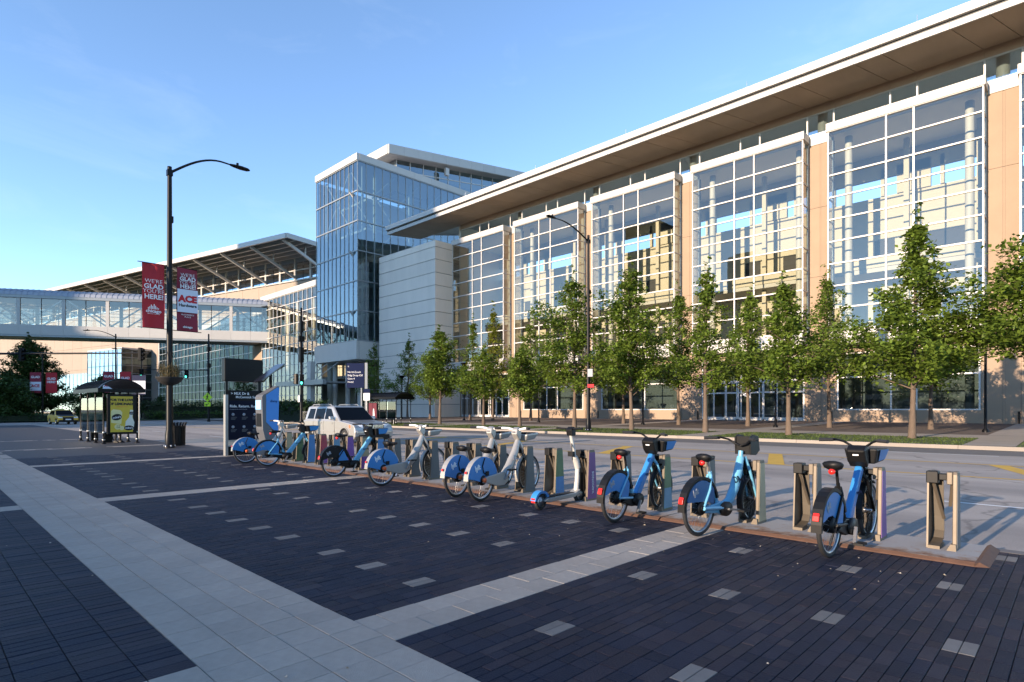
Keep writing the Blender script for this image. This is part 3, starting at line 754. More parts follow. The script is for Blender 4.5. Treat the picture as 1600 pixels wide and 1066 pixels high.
# long glass hall running on behind the bridge
lg = thing('glass_hall', 'wide dark-framed glass hall seen below the skybridge', 'building', (-160, 60, .1), world=True)
curtain(lg, 'curtain_frame', -200, -124.5, 52.5, .2, 22.0, 26, 11, glass('teal_glass', (.25,.36,.34), .05, .22, gcol=(.6,.74,.8)), M['frame_grey'], th=.08)
q = MB(); q.box(-200.4, -124.4, 52.2, 70, 22.05, 23.2); q.box(-200.6, -200.0, 52.3, 70, .2, 22.05); q.build('roof', M['white'], lg)
q = MB(); q.box(-199.9, -124.6, 66, 66.3, .2, 22); q.box(-199.9, -124.6, 54.5, 66, 10.5, 11); q.build('interior', mat('hall_interior', (.16,.19,.17), .8), lg)
q = MB()
for x in range(-196, -126, 9): q.lathe([(.5,.2),(.5,22)], 10, M=T(x, 55.5, 0))
q.build('column', M['cream_col'], lg)
ab = thing('bridge_abutment', 'peach panelled wall carrying the end of the skybridge', 'wall', (-121, 52, .1), world=True)
for z0_, z1_ in ((.1,5),(5,10),(10,14.8)):
    q = MB(); q.box(-124.3, -119.0, 49.8, 53, z0_+.02, z1_-.02); q.build('wall_panel', M['peach'], ab)
# ================================================================ skybridge (local x runs along the bridge towards the atrium)
ang = math.atan2(.854, .52)
br = thing('skybridge', 'long enclosed glass skybridge crossing above the street', 'bridge', (-118.9, 51.6, 0), ang)
L = 78.0; HWB = 3.2
q = MB()
def bpart(nm, q, m): return q.build(nm, m, br)
NB = 11; bw = L/NB
for i in range(NB*2):
    a = -L + i*bw/2
    for s_ in (-1, 1):
        q = MB(); y = s_*HWB; q.box(a+.012, a+bw/2-.012, min(y, y+s_*.2), max(y, y+s_*.2), 15.2, 17.0); bpart('spandrel_panel', q, M['white'])
q = MB(); q.box(-L, 0, -HWB-.12, HWB+.12, 14.85, 15.2); bpart('underside', q, M['frame_grey'])
q = MB(); q.box(-L, 0, -HWB, HWB, 16.5, 16.8); bpart('deck', q, M['int_grey'])
q = MB(); q.box(-L, 0, -HWB-.3, HWB+.3, 21.85, 22.35); bpart('eave', q, M['frame_grey'])
# curved seamed roof
pr = [(-HWB-.35,22.35),(-HWB-.2,22.9),(-HWB+.6,23.4),(-1.2,23.75),(1.2,23.75),(HWB-.6,23.4),(HWB+.2,22.9),(HWB+.35,22.35)]
q = MB(); q.prism(pr, -L, 0, AX); roofb = bpart('roof', q, M['seam'])
q = MB()
for i in range(int(L/.9)):
    x = -L + i*.9
    for (y0, z0_), (y1, z1_) in zip(pr[:4], pr[1:5]): q.bar((x,y0,z0_+.02),(x,y1,z1_+.02), .06, .1)
q.build('standing_seam', M['seam'], roofb)
for i in range(NB+1):
    x = -L + i*bw
    for s_ in (-1, 1):
        q = MB(); y = s_*(HWB+.02); q.box(x-.28, x+.28, y-.14, y+.14, 16.9, 21.9); bpart('post', q, M['white'])
for i in range(NB):
    x = -L + i*bw
    for s_ in (-1, 1):
        q = MB(); y = s_*(HWB-.1)
        q.box(x+bw/2-.05, x+bw/2+.05, y-.05, y+.05, 17, 21.85)
        for z in (18.9, 20.4): q.box(x+.28, x+bw-.28, y-.035, y+.035, z-.035, z+.035)
        fr = bpart('window_frame', q, M['frame_dk'])
        for h in (0, 1): pane(bw/2-.36, 4.8, M['glass'], fr, (x+bw*(.25+.5*h)+(.1 if h == 0 else -.1), s_*HWB, 19.43))
        q = MB(); a, c_ = (x+.3, x+bw-.3) if i % 2 else (x+bw-.3, x+.3)
        q.bar((a, s_*(HWB-.45), 17.1), (c_, s_*(HWB-.45), 21.8), .22, .22); bpart('brace', q, M['frame_grey'])
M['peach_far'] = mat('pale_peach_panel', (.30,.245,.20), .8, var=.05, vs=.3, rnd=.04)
# ================================================================ far exhibition hall: strutted overhanging roof, clerestory, peach wall
fang = math.atan2(-.2296, -.973)
far = thing('exhibition_hall', 'distant peach exhibition hall with white overhanging roof on slanting struts', 'building', (-131.6, 60.2, 0), fang)
# local +x runs away to the left, local -y points away from the street  (front = +y side)
def fpart(nm, q, m): return q.build(nm, m, far)
FL = 262.0; OH = 14.0; ZR = 42.3
for i in range(26):
    q = MB(); a = i*10.0; q.box(a+.02, a+9.98, -.5, 0, ZR-1.1, ZR); fpart('fascia_panel', q, M['white'])
q = MB(); q.box(-.4, 0, -70, -.2, ZR-1.1, ZR); fpart('end_fascia', q, M['white'])
q = MB(); q.hexa([(0,-70,ZR+1.2),(FL,-70,ZR+1.2),(FL,-.5,ZR-.45),(0,-.5,ZR-.45),(0,-70,ZR+1.5),(FL,-70,ZR+1.5),(FL,-.5,ZR-.05),(0,-.5,ZR-.05)]); fpart('roof', q, M['frame_grey'])
for i in range(1, 6):
    q = MB(); y = -i*2.6; q.box(0, FL, y-.2, y+.2, ZR-1.25, ZR-.4); fpart('purlin', q, M['white'])
ZC0, ZC1 = 35.5, 40.4
for i in range(21):
    x = 2+i*12.0
    q = MB(); q.bar((x, -.8, ZR-1.0), (x, -OH, ZC0+.6), .5, .6); fpart('strut', q, M['white'])
    q = MB(); q.bar((x+.3, -7.5, ZR-.8), (x+.3, -7.5, 38.4), .3); fpart('hanger', q, M['white'])
q = MB(); q.box(0, FL, -OH+.05, -OH+.35, 37.9, 38.15); q.box(0, FL, -OH+.05, -OH+.3, ZC0-.2, ZC0+.1); fpart('clerestory_rail', q, M['white'])
for i in range(43):
    x = 2+i*6.0
    q = MB(); q.box(x-.3, x+.3, -OH-.1, -OH+.3, ZC0-.3, ZC1+1); po = fpart('clerestory_post', q, M['white'])
    if i < 42:
        for h in range(2): pane(2.6, ZC1-ZC0-.4, M['glass_far'], po, (x+1.6+h*2.8, -OH, (ZC0+ZC1)/2))
q = MB(); q.box(0, FL, -OH-6, -OH-5.7, ZC0, ZR-1); fpart('clerestory_backing', q, M['int_dark'])
for i in range(36):
    for z0_, z1_ in ((.1,8),(8,16),(16,24),(24,35.2)):
        q = MB(); a = i*7.3; q.box(a+.03, a+7.27, -OH-.5, -OH, z0_+.03, z1_-.03); fpart('wall_panel', q, M['peach_far'])
q = MB(); q.box(-.2, 0, -70, -OH, .1, ZR-1); q.box(0, FL, -OH-1, -OH-.4, .1, 35.3); fpart('end_wall', q, M['peach_far'])
# glass stair box and ground floor windows on its front
f = MB(); bx0, bx1, by = 84.0, 106.0, -OH+9
for i in range(9): x = bx0+i*(bx1-bx0)/8; f.box(x-.1, x+.1, by-.1, by+.1, .2, 20.5)
for j in range(9): z = .3+j*2.52; f.box(bx0, bx1, by-.1, by+.12, z-.08, z+.08)
for i in range(4): y = -OH+i*3; f.box(bx0-.1, bx0+.1, y-.1, y+.1, .2, 20.5)
for j in range(9): z = .3+j*2.52; f.box(bx0-.1, bx0+.1, -OH, by, z-.08, z+.08)
sb = fpart('stair_box_frame', f, M['frame_grey'])
for i in range(8):
    for j in range(8): pane(2.6, 2.35, M['glass_far'], sb, (bx0+(i+.5)*(bx1-bx0)/8, by, .3+(j+.5)*2.52))
for j in range(8):
    for i in range(3): pane(2.8, 2.35, M['glass_far'], sb, (bx0, -OH+(i+.5)*3, .3+(j+.5)*2.52), 'x')
q = MB(); q.box(bx0, bx1, -OH, by, 20.5, 21.0); fpart('stair_box_roof', q, M['white'])
q = MB()
for z in (4.8, 9.9, 15): q.box(bx0+.3, bx1-.3, -OH, by-1.2, z, z+.9)
fpart('stair_box_floor', q, M['int_grey'])
f = MB(); f.box(120, 186, -OH-.02, -OH+.1, 14.5, 14.9); f.box(120, 186, -OH-.02, -OH+.1, .4, .7)
for i in range(23): f.box(120+i*3-.1, 120+i*3+.1, -OH-.02, -OH+.12, .4, 14.9)
gw = fpart('long_window_frame', f, M['frame_grey'])
for i in range(22): pane(2.8, 13.8, M['glass_far'], gw, (121.5+i*3, -OH+.05, 7.6))
q = MB(); q.box(52, 58, -22, -16, ZR+.3, ZR+2.2); fpart('roof_vent', q, M['white'])
# ================================================================ blocks across the plaza, behind the viewer: they shade the plaza and show in the glass
def office(nm, label, x0, x1, y0, y1, h, col, fl=4.0):
    t = thing(nm, label, 'building', ((x0+x1)/2, y1, 0), world=True)
    m = mat(nm + '_wall', col, .8, var=.05, vs=.05)
    q = MB(); q.box(x0, x1, y0, y1, 0, h); q.build('body', m, t)
    q = MB(); z = 3.0
    while z < h-2:
        q.box(x0+1, x1-1, y1+.02, y1+.12, z, z+fl*.5); z += fl
    q.build('window_band', M['carglass'], t)
    q = MB(); q.box(x0-.3, x1+.3, y0-.3, y1+.3, h, h+.9); q.build('parapet', m, t)
office('office_block', 'long low brown office block across the plaza behind the viewer', -78.5, 60, -175, -140, 27.5, (.16,.12,.09))
office('tower_block', 'broad dark high block across the plaza mirrored in the glass bays', -110, -79, -180, -140, 67, (.09,.08,.07))
office('slab_tower', 'middling brown block across the plaza mirrored in the glass bays', -128, -110.5, -170, -140, 53, (.17,.13,.09))
office('annex_block', 'middling grey block across the plaza beside the middling brown block', -147, -128.5, -175, -140, 47, (.13,.12,.11))
office('corner_tower', 'farthest brown high-rise across the plaza mirrored in the glass', -164, -147.5, -172, -140, 92, (.15,.12,.09))
office('west_block', 'wide low grey block at the end of the plaza row', -264, -164.5, -175, -140, 52, (.14,.13,.12))
# ================================================================ trees
def leaves(q, c, rad, n, rr, size, flat=.75):
    for _ in range(n):
        d = Vector((rr.gauss(0,1), rr.gauss(0,1), rr.gauss(0,flat))) * rad * .55
        p = c + d
        a = Vector((rr.uniform(-1,1), rr.uniform(-1,1), rr.uniform(-.6,.6))).normalized()
        b_ = a.cross(Vector((rr.uniform(-.7,.7), rr.uniform(-.7,.7), 1))).normalized()
        s_ = size * rr.uniform(.65, 1.25); a *= s_ * .5; b_ *= s_ * .5
        q.add([p-a, p+b_*.75, p+a*1.1, p-b_*.75], [(0,1,2,3)])
def tree(x, y, h, r, zb, seed, lm, label, z0=None, dens=1.0, size=.20, nl=34, trunk_r=.115, name='street_tree', group='street trees in front of the hall', droop=.0, limbs_up=(.45,.95), rnd_=False, lsz=1.0, pexp=.85):
    rr = random.Random(seed); z0 = gz(y) if z0 is None else z0
    t = thing(name, label, 'tree', (x, y, z0), rr.uniform(0, 6.28), group); t.rotation_euler = (R(rr.uniform(-1.6,1.6)), R(rr.uniform(-1.6,1.6)), rr.uniform(0,6.28))
    q = MB(); pts = []; rad = []; wx, wy = rr.uniform(-.12,.12), rr.uniform(-.12,.12)
    for i in range(9):
        s_ = i/8; pts.append((wx*math.sin(s_*4)*s_*2, wy*math.sin(s_*5+1)*s_*2, s_*h*.93 - (.12 if i == 0 else 0))); rad.append(trunk_r*(1.55 if i == 0 else 1)*(1-s_)**.75+.012)
    q.tube(pts, rad, 9)
    def tr(z):
        s_ = max(0, min(.999, z/(h*.93)))*8; i = int(s_); f_ = s_-i; a = Vector(pts[i]); b_ = Vector(pts[i+1]); return a.lerp(b_, f_)
    cr = MB(); az = rr.uniform(0, 6.28); lop = rr.uniform(0, 6.28)
    for i in range(nl):
        s_ = (i+.5)/nl; z = zb + (h*.90-zb)*s_**1.05; az += 2.4 + rr.uniform(-.7,.7)
        prof = min(1.0, .70+s_*2.4) * (1-s_)**(.55 if rnd_ else pexp) + .08*(1-s_)
        ln = r*prof*rr.choice((rr.uniform(.35,.8), rr.uniform(.8,1.45), rr.uniform(.6,1.2)))*(1+.18*math.cos(az-lop)) + .18
        up = rr.uniform(*limbs_up) + s_*.35
        base = tr(z - ln*.35*up if z - ln*.35*up > zb*.8 else z)
        tip = base + Vector((math.cos(az)*ln, math.sin(az)*ln, ln*up*.75 - droop*ln))
        mid = base.lerp(tip, .5) + Vector((rr.uniform(-.1,.1), rr.uniform(-.1,.1), rr.uniform(-.02,.12)))*ln*.6
        q.tube([base, mid, tip], [max(.012, trunk_r*.38*(1-s_)), .018, .006], 5)
        k = max(2, int(ln*2.7))
        for j in range(k):
            f_ = .25 + .82*(j+rr.random()*.7)/k
            c = base.lerp(mid, f_*2) if f_ < .5 else mid.lerp(tip, f_*2-1)
            c = c + Vector((rr.gauss(0,.2), rr.gauss(0,.2), rr.gauss(.05,.17)))*min(1.2, ln*.6)
            leaves(cr, c, .40*min(1.2, .5+ln*.35)*lsz, int(rr.uniform(26,62)*dens), rr, size)
    for j in range(8):
        z = h*(.76+.24*j/7); leaves(cr, tr(min(z, h*.92)) + Vector((rr.gauss(0,.08),rr.gauss(0,.08),max(0,z-h*.92))), .26-.018*j, int((26-2*j)*dens), rr, size*.85)
    q.build('trunk', M['bark'], t); cr.build('crown', lm, t)
    return t
L_, LY, LD = M['leaf'], M['leaf_y'], M['leaf_dk']
TREES = [
 (-5.73,32.7,11.0,3.5,2.7,1,L_,'large street tree on the lawn with a tall spindly tip before the nearest glass bay',1.2,44),
 (-11.14,32.4,8.6,2.3,2.5,2,L_,'street tree on the lawn just before the second glass bay pier',1.0,34),
 (-15.9,32.6,10.3,2.0,2.6,3,L_,'slim street tree with a bare thin leader before the doors of the second bay',.85,30),
 (-21.2,33.0,11.4,2.9,2.6,4,L_,'broad leafy street tree on the lawn beside the tall lamp post',1.15,42),
 (-26.2,33.3,11.6,3.2,2.6,5,L_,'wide street tree with a visible forked limb left of the tall lamp post',1.0,40),
 (-31.7,33.4,6.4,1.7,2.3,6,L_,'small round street tree on the lawn before the third and fourth bays',1.2,26),
 (-35.9,33.4,6.6,1.7,2.2,7,M['leaf'],'small light green street tree standing below the yellow one',1.2,26),
 (-41.7,33.4,9.0,2.1,2.2,8,L_,'dense upright street tree on the lawn in front of the stone block corner',1.45,40),
 (-.35,32.7,9.6,4.1,3.6,9,L_,'street tree whose leafy side branches enter the picture at its edge',1.2,46),
 (-6.6,43.2,7.0,2.3,2.8,10,L_,'tree in the planting bed half hidden behind the largest street tree',1.0,30),
 (-12.2,43.1,11.0,2.6,2.8,11,L_,'airy tall tree in the planting bed beside the nearest glass bay',.8,38),
 (-17.5,42.6,10.4,2.6,2.8,12,L_,'tree in the planting bed before the glass doors of the second bay',.95,38),
 (-22.9,42.4,11.2,2.7,2.9,13,L_,'tree in the planting bed before the pier of the third bay',.95,38),
 (-28.3,42.8,7.6,2.4,2.9,14,L_,'low tree in the planting bed behind the tall lamp post',1.0,32),
 (-40.7,44.5,11.0,2.4,2.6,15,L_,'pale slender tree in the planting bed before the fourth bay',.8,34),
 (-46.2,44.4,13.0,2.2,2.6,16,LY,'yellowing tree in the planting bed before the leftmost bay doors',.85,38),
 (-49.5,44.0,12.0,2.0,2.6,17,L_,'narrow tree rising behind the flared post lamp',.8,34),
 (-57.7,44.7,8.4,2.2,2.4,18,L_,'small tree against the foot of the grey stone block',.95,30),
 (-63.4,45.4,11.2,2.5,2.4,19,L_,'thin conical tree before the middle of the grey stone block',.7,34),
 (-74.5,47.6,11.5,2.6,2.0,20,L_,'loose narrow tree beside the white box base of the tower',.65,34),
]
FORM = {6:dict(rnd_=True),7:dict(rnd_=True),8:dict(rnd_=True,limbs_up=(.9,1.6)),14:dict(rnd_=True),18:dict(rnd_=True),3:dict(limbs_up=(.2,.6)),5:dict(limbs_up=(.3,.7),rnd_=True),4:dict(rnd_=True),11:dict(limbs_up=(.7,1.3)),16:dict(limbs_up=(.8,1.4)),1:dict(limbs_up=(.2,.65),pexp=1.35),10:dict(rnd_=True),20:dict(limbs_up=(.9,1.5)),9:dict(rnd_=True,limbs_up=(.2,.6))}
for x,y,h,r,zb,sd,lm,lb,de,nl in TREES: tree(x,y,h,r*1.0,zb,sd,lm,lb,dens=de*1.3,nl=int(nl*1.15),**FORM.get(sd,{}))
tree(-115.9,12.7,13.2,4.4,1.2,31,LD,'tall dark broad tree across the junction at the picture edge',z0=.1,dens=1.9,size=.34,nl=60,trunk_r=.3,name='park_tree',group='dark trees beyond the junction',limbs_up=(.15,.5),rnd_=True,lsz=1.6)
tree(-112,4.0,9,4.6,.8,32,LD,'rounded dark tree at the far end of the dark tree row',z0=.1,dens=1.7,size=.34,nl=44,trunk_r=.25,name='park_tree',group='dark trees beyond the junction',limbs_up=(.15,.5),rnd_=True,lsz=1.6)
tree(-99.5,19.0,6.4,3.4,.6,33,LD,'low spreading dark tree above the yellow taxi',z0=.1,dens=1.8,size=.30,nl=40,trunk_r=.2,name='park_tree',group='dark trees beyond the junction',limbs_up=(.1,.4),rnd_=True,lsz=1.6)
tree(-101,9.0,6.0,3.6,.5,36,LD,'bushy dark tree between the tall dark tree and the picture edge',z0=.1,dens=1.8,size=.30,nl=40,trunk_r=.2,name='park_tree',group='dark trees beyond the junction',limbs_up=(.1,.4),rnd_=True,lsz=1.6)
tree(-101,39.0,9.5,2.6,1.8,34,LD,'slim dark tree before the glass hall behind the hanging basket',z0=.1,dens=.9,size=.24,nl=34,name='park_tree',group='dark trees beyond the junction')
tree(-104,27.5,3.8,1.2,1.6,35,LD,'tiny dark tree at the end of the far hedge',z0=.1,dens=.8,size=.2,nl=18,trunk_r=.07,name='park_tree',group='dark trees beyond the junction')
def hedge(label, x0, x1, y0, y1, h, z0, n, seed, lm, size=.22):
    rr = random.Random(seed); t = thing('hedge', label, 'hedge', ((x0+x1)/2, (y0+y1)/2, z0), 0)
    q = MB(); hx, hy = (x1-x0)/2, (y1-y0)/2
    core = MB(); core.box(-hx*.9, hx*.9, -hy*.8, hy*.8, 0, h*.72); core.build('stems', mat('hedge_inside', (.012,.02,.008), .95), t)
    for _ in range(n):
        c = Vector((rr.uniform(-hx,hx), rr.uniform(-hy,hy), h*(.25+.75*rr.random()**.6) - .12 + .16*math.sin(rr.random()*9)))
        leaves(q, c, .36, 12, rr, size)
    q.build('foliage', lm, t); return t
hedge('dark clipped hedge beside the blue kiosk across the street', -72, -62, 30.6, 33.4, 2.3, .2, 520, 41, M['hedge'])
hedge('long dark hedge in front of the far glass hall', -103.5, -100.5, 22.5, 46, 2.7, .1, 900, 42, M['hedge'])
hedge('low lighter green shrub row before the long dark hedge', -99.2, -97.6, 24, 46, 1.1, .1, 420, 43, leafmat('shrub_leaf', (.06,.12,.02)))  # leaf colour is a lighter green than the hedge behind
hedge('low shrub row below the dark trees', -98.5, -97, 3, 22, .9, .1, 330, 44, M['hedge'])

# ================================================================ street lamps
def lamp_head(q, p, d, s=1.0):
    d = Vector(d).normalized(); sd = d.cross(Vector((0,0,1))); p = Vector(p)
    ring = [(0,.05,.05),(.15,.09,.07),(.45,.15,.08),(.72,.14,.06),(.82,.05,.03)]
    vs = []
    for (a, w, h) in ring:
        for j in range(8):
            t = j/8*6.2832; vs.append(p + d*a*s + sd*math.cos(t)*w*s + Vector((0,0,math.sin(t)*h*s)))
    fs = [(i*8+j, i*8+(j+1)%8, (i+1)*8+(j+1)%8, (i+1)*8+j) for i in range(4) for j in range(8)]
    q.add(vs, fs, 0, True); q.add(vs[-8:], [tuple(range(8))])
    q.box(p.x+d.x*.3-.04, p.x+d.x*.3+.04, p.y+d.y*.3-.04, p.y+d.y*.3+.04, p.z+.05, p.z+.16)
def street_lamp(label, loc, h, rb, rt, arms, group='tall street lamps'):
    t = thing('street_lamp', label, 'lamp post', loc, 0, group)
    q = MB(); q.lathe([(rb*1.75,-.1),(rb*1.75,.06),(rb*1.45,.10),(rb*1.3,.55),(rb*1.02,.75),(rt,h-.05),(rt,h),(0,h+.03)], 14); q.build('pole', M['black'], t)
    q = MB()
    for k in range(6): a = k*1.0472; q.lathe([(.028,.05),(.028,.12),(0,.13)], 6, M=T(math.cos(a)*rb*1.5, math.sin(a)*rb*1.5, 0))
    q.build('anchor_bolt', M['steel'], t)
    for (dx, dy, ln, rise, z) in arms:
        q = MB(); pts = [(dx*ln*s_, dy*ln*s_, z + rise*math.sin(min(1, s_*1.05)*1.75)) for s_ in [i/12 for i in range(13)]]
        q.tube(pts, [.052-.018*i/12 for i in range(13)], 8); q.box(-rt*1.2, rt*1.2, -rt*1.2, rt*1.2, z-.12, z+.12); q.build('arm', M['black'], t)
        q = MB(); lamp_head(q, pts[-1], (dx, dy, -.02)); q.build('lamp_head', M['black'], t)
    return t
lampA = street_lamp('tall black street lamp carrying red banners and a hanging flower basket', (-26.4,7.28,0), 11.35, .125, .082, [(0,1,2.35,1.05,11.1)])
q = MB(); q.box(-.09,.09,-.02,.12,9.1,9.35); q.build('sensor', M['black'], lampA)
lampB = street_lamp('tall black street lamp on the far kerb before the glass bays', (-23.0,30.7,.16), 12.7, .13, .085, [(0,-1,3.3,.75,12.3)])
q = MB(); q.box(-.1,.1,.05,.16,8.9,9.15); q.build('sensor', M['black'], lampB)
q = MB(); q.box(.1,.5,-.22,-.18,3.5,4.0); q.build('sign_plate', M['txt_grey'], lampB)
q = MB(); q.box(.1,.6,-.22,-.18,2.8,3.02); q.build('red_sign_plate', M['banner'], lampB)
street_lamp('far street lamp with two small banners rising behind the bus shelter', (-92.2,19.0,.0), 11.6, .12, .08, [(-.5,-.85,3.0,.8,11.2)])
street_lamp('far street lamp with two small banners before the dark trees', (-101.5,12.5,.1), 9.0, .12, .08, [(-.5,-.85,3.0,.8,8.7)])
street_lamp('slim far street lamp with curved arm left of the hanging basket', (-106.5,25.4,.1), 10.6, .11, .07, [(-.5,-.85,3.4,.8,10.2)])
street_lamp('street lamp reaching in from the picture edge above the skybridge', (-39.5,-12.6,0), 11.6, .12, .08, [(0.25,1,4.1,.7,11.3)])
def post_lamp(label, x, y, h=5.2):
    t = thing('post_lamp', label, 'lamp post', (x, y, gz(y)), 0, 'post lamps along the walkway')
    q = MB(); q.lathe([(.16,-.05),(.16,.12),(.075,.2),(.06,h-.75),(.07,h-.7)], 10); q.build('post', M['black'], t)
    q = MB(); q.lathe([(.07,h-.7),(.10,h-.45),(.36,h-.12),(.42,h-.06),(.42,h),(0,h+.02)], 14); q.build('lamp_head', M['black'], t)
    return t
for x, y, h, lb in ((-49.26,42.9,6.4,'black flared post lamp before the leftmost glass doors'), (-63.5,44.6,5.6,'black flared post lamp hidden among leaves before the stone block'),
                 (-37.0,41.6,5.9,'black flared post lamp before the fourth glass bay'), (-25.3,41.0,6.0,'black flared post lamp between the second and third bays'),
                 (-15.1,41.4,6.6,'black flared post lamp by the path before the second bay'), (-3.8,40.9,5.8,'black post lamp standing by the path before the nearest pier')):
    post_lamp(lb, x, y, h)
# ================================================================ banners on the near lamp
def banner(label, loc, w, h, m, rz=0, seed=1):
    t = thing('street_banner', label, 'banner', loc, rz, 'banners on the near lamp')
    rr = random.Random(seed); q = MB(); nx, nz = 10, 24; vs = []
    def off(u, v): return .030*math.sin(u*5.2+v*3.1+seed)+.022*math.sin(v*9+seed*2+u*2)+.02*math.sin(u*9-v*5)
    for s_ in (0, .006):
        for j in range(nz+1):
            for i in range(nx+1): u, v = i/nx, j/nz; vs.append((off(u,v)+s_, -w/2+w*u, -h/2+h*v))
    n1 = (nx+1)*(nz+1); fs = []
    for j in range(nz):
        for i in range(nx): a = j*(nx+1)+i; fs += [(a,a+nx+1,a+nx+2,a+1), (n1+a,n1+a+1,n1+a+nx+2,n1+a+nx+1)]
    q.add(vs, fs, 0, True); q.build('cloth', m, t)
    for zz in (h/2, -h/2): q = MB(); q.tube([(.003,-w/2-.15,zz),(.003,w/2+.15,zz)], .016, 6); q.build('bracket', M['black'], t)
    return t, off
RB = (R(90), 0, R(90))
def blines(t, off, w, h, items, xo=.062):
    for txt, size, y, z, m, bo in items: lettering(txt, size, m, t, (xo, y, z), RB, bold=bo, ext=.002)
bA, of = banner("red street banner reading WE'RE GLAD YOU'RE HERE on the kerbside pole", (-26.4, 6.70, 6.06), .78, 2.56, M['banner'], 0, 1)
blines(bA, of, .78, 2.56, [("WE'RE",.22,0,.56,M['txt'],-.002),('GLAD',.26,0,.35,M['txt'],.006),("YOU'RE",.22,0,.16,M['txt'],-.002),('HERE!',.26,.01,-.06,M['txt'],.006),('chicago',.18,0,-.62,M['txt'],.005),('GREATER THAN EVER',.045,0,-.73,M['txt'],0)])
q = MB()
for k, hh in enumerate((.06,.10,.17,.12,.2,.14,.08,.05)): q.box(.062,.066,-.2+k*.05,-.2+k*.05+.03,-.54,-.54+hh)
q.build('skyline_mark', M['txt'], bA)
bB, of = banner('street banner with maroon ends and a white middle panel reading ACE', (-26.4, 7.93, 6.05), .78, 2.58, M['banner_dk'], 0, 3)
q = MB(); q.box(.058,.064,-.385,.385,-.52,.42); q.build('white_field', M['ban_white'], bB)
blines(bB, of, .86, 2.58, [("WE'RE",.19,0,1.0,M['txt'],-.002),('GLAD',.23,0,.84,M['txt'],.005),("YOU'RE",.19,0,.69,M['txt'],-.002),('HERE!',.23,.01,.53,M['txt'],.005),('ACE',.36,0,.02,M['txt_red'],.022),('Hardware',.165,0,-.24,M['txt_blk'],.006),('McCORMICK',.085,0,-.62,M['txt'],0),('PLACE',.085,0,-.71,M['txt'],0),('chicago',.12,0,-1.12,M['txt'],.003)], .068)
def small_banner(label, x, y, z, m1, split):
    t = thing('street_banner', label, 'banner', (x, y, z), R(-38), 'small far banners')
    q = MB(); q.box(0,.03,-.7,.7,-1.4,1.4); q.build('cloth', m1, t)
    if split: q = MB(); q.box(.035,.045,-.7,.7,-1.1,.1); q.build('white_field', M['ban_white'], t); lettering('ACE', .55, M['txt_red'], t, (.06,0,-.45), RB, bold=.02); lettering('GLAD', .42, M['txt'], t, (.06,0,.75), RB, bold=.01)
    else: lettering('GLAD', .42, M['txt'], t, (.06,0,.55), RB, bold=.01); lettering('HERE!', .42, M['txt'], t, (.06,0,.1), RB, bold=.01)
    return t
small_banner('far small banner with white middle panel behind the bus shelter', -92.6, 18.3, 5.2, M['banner_dk'], True)
small_banner('far small all-red banner behind the bus shelter', -91.7, 20.0, 5.2, M['banner'], False)
small_banner('far small banner with white middle panel before the dark trees', -101.9, 11.8, 5.2, M['banner_dk'], True)
small_banner('far small all-red banner before the dark trees', -101.1, 13.4, 5.2, M['banner'], False)
# hanging basket
bk = thing('flower_basket', 'round dark flower basket with dry plants hung round the near lamp post', 'flower basket', (-26.4,7.28,2.55))
q = MB(); q.lathe([(.16,-.02),(.30,.04),(.42,.14),(.50,.27),(.52,.30),(.47,.30),(.40,.18),(.2,.06)], 18); q.build('bowl', M['black_rub'], bk)
q = MB()
for k in range(6): a = k*1.047; q.tube([(math.cos(a)*.5,math.sin(a)*.5,.3),(math.cos(a)*.1,math.sin(a)*.1,1.35)], .008, 4)
q.build('chain', M['black'], bk)
q = MB(); rr = random.Random(5)
for k in range(130):
    a = rr.random()*6.28; r0 = rr.uniform(.14,.42); z1 = rr.uniform(.2,.75); q.tube([(math.cos(a)*r0,math.sin(a)*r0,.22),(math.cos(a)*(r0+rr.uniform(-.1,.14)),math.sin(a)*(r0+rr.uniform(-.1,.14)),.25+z1)], [.007,.004], 3)
    leaves(q, Vector((math.cos(a)*r0,math.sin(a)*r0,.3+z1*.6)), .12, 4, rr, .07)
q.build('dry_plants', leafmat('dry_plant', (.16,.13,.06)), bk)
# litter bin
bn = thing('litter_bin', 'black slatted litter bin behind the near lamp post', 'litter bin', (-27.75,7.95,0))
q = MB(); q.lathe([(.25,.03),(.27,.5),(.28,.85)], 16); q.build('liner', M['black_pl'], bn)
for k in range(18):
    a = k*math.pi/9; q = MB(); c_, s_ = math.cos(a), math.sin(a)
    q.bar((c_*.29,s_*.29,.02),(c_*.305,s_*.305,.85),.05,.012,up=(c_,s_,0)); q.bar((c_*.305,s_*.305,.85),(c_*.37,s_*.37,1.0),.05,.012,up=(c_,s_,0)); q.build('slat', M['black'], bn)
q = MB(); q.tube([(math.cos(k*.3927)*.31, math.sin(k*.3927)*.31, .8) for k in range(16)], .014, 6, closed=True); q.tube([(math.cos(k*.3927)*.31, math.sin(k*.3927)*.31, .1) for k in range(16)], .014, 6, closed=True); q.build('hoop', M['black'], bn)

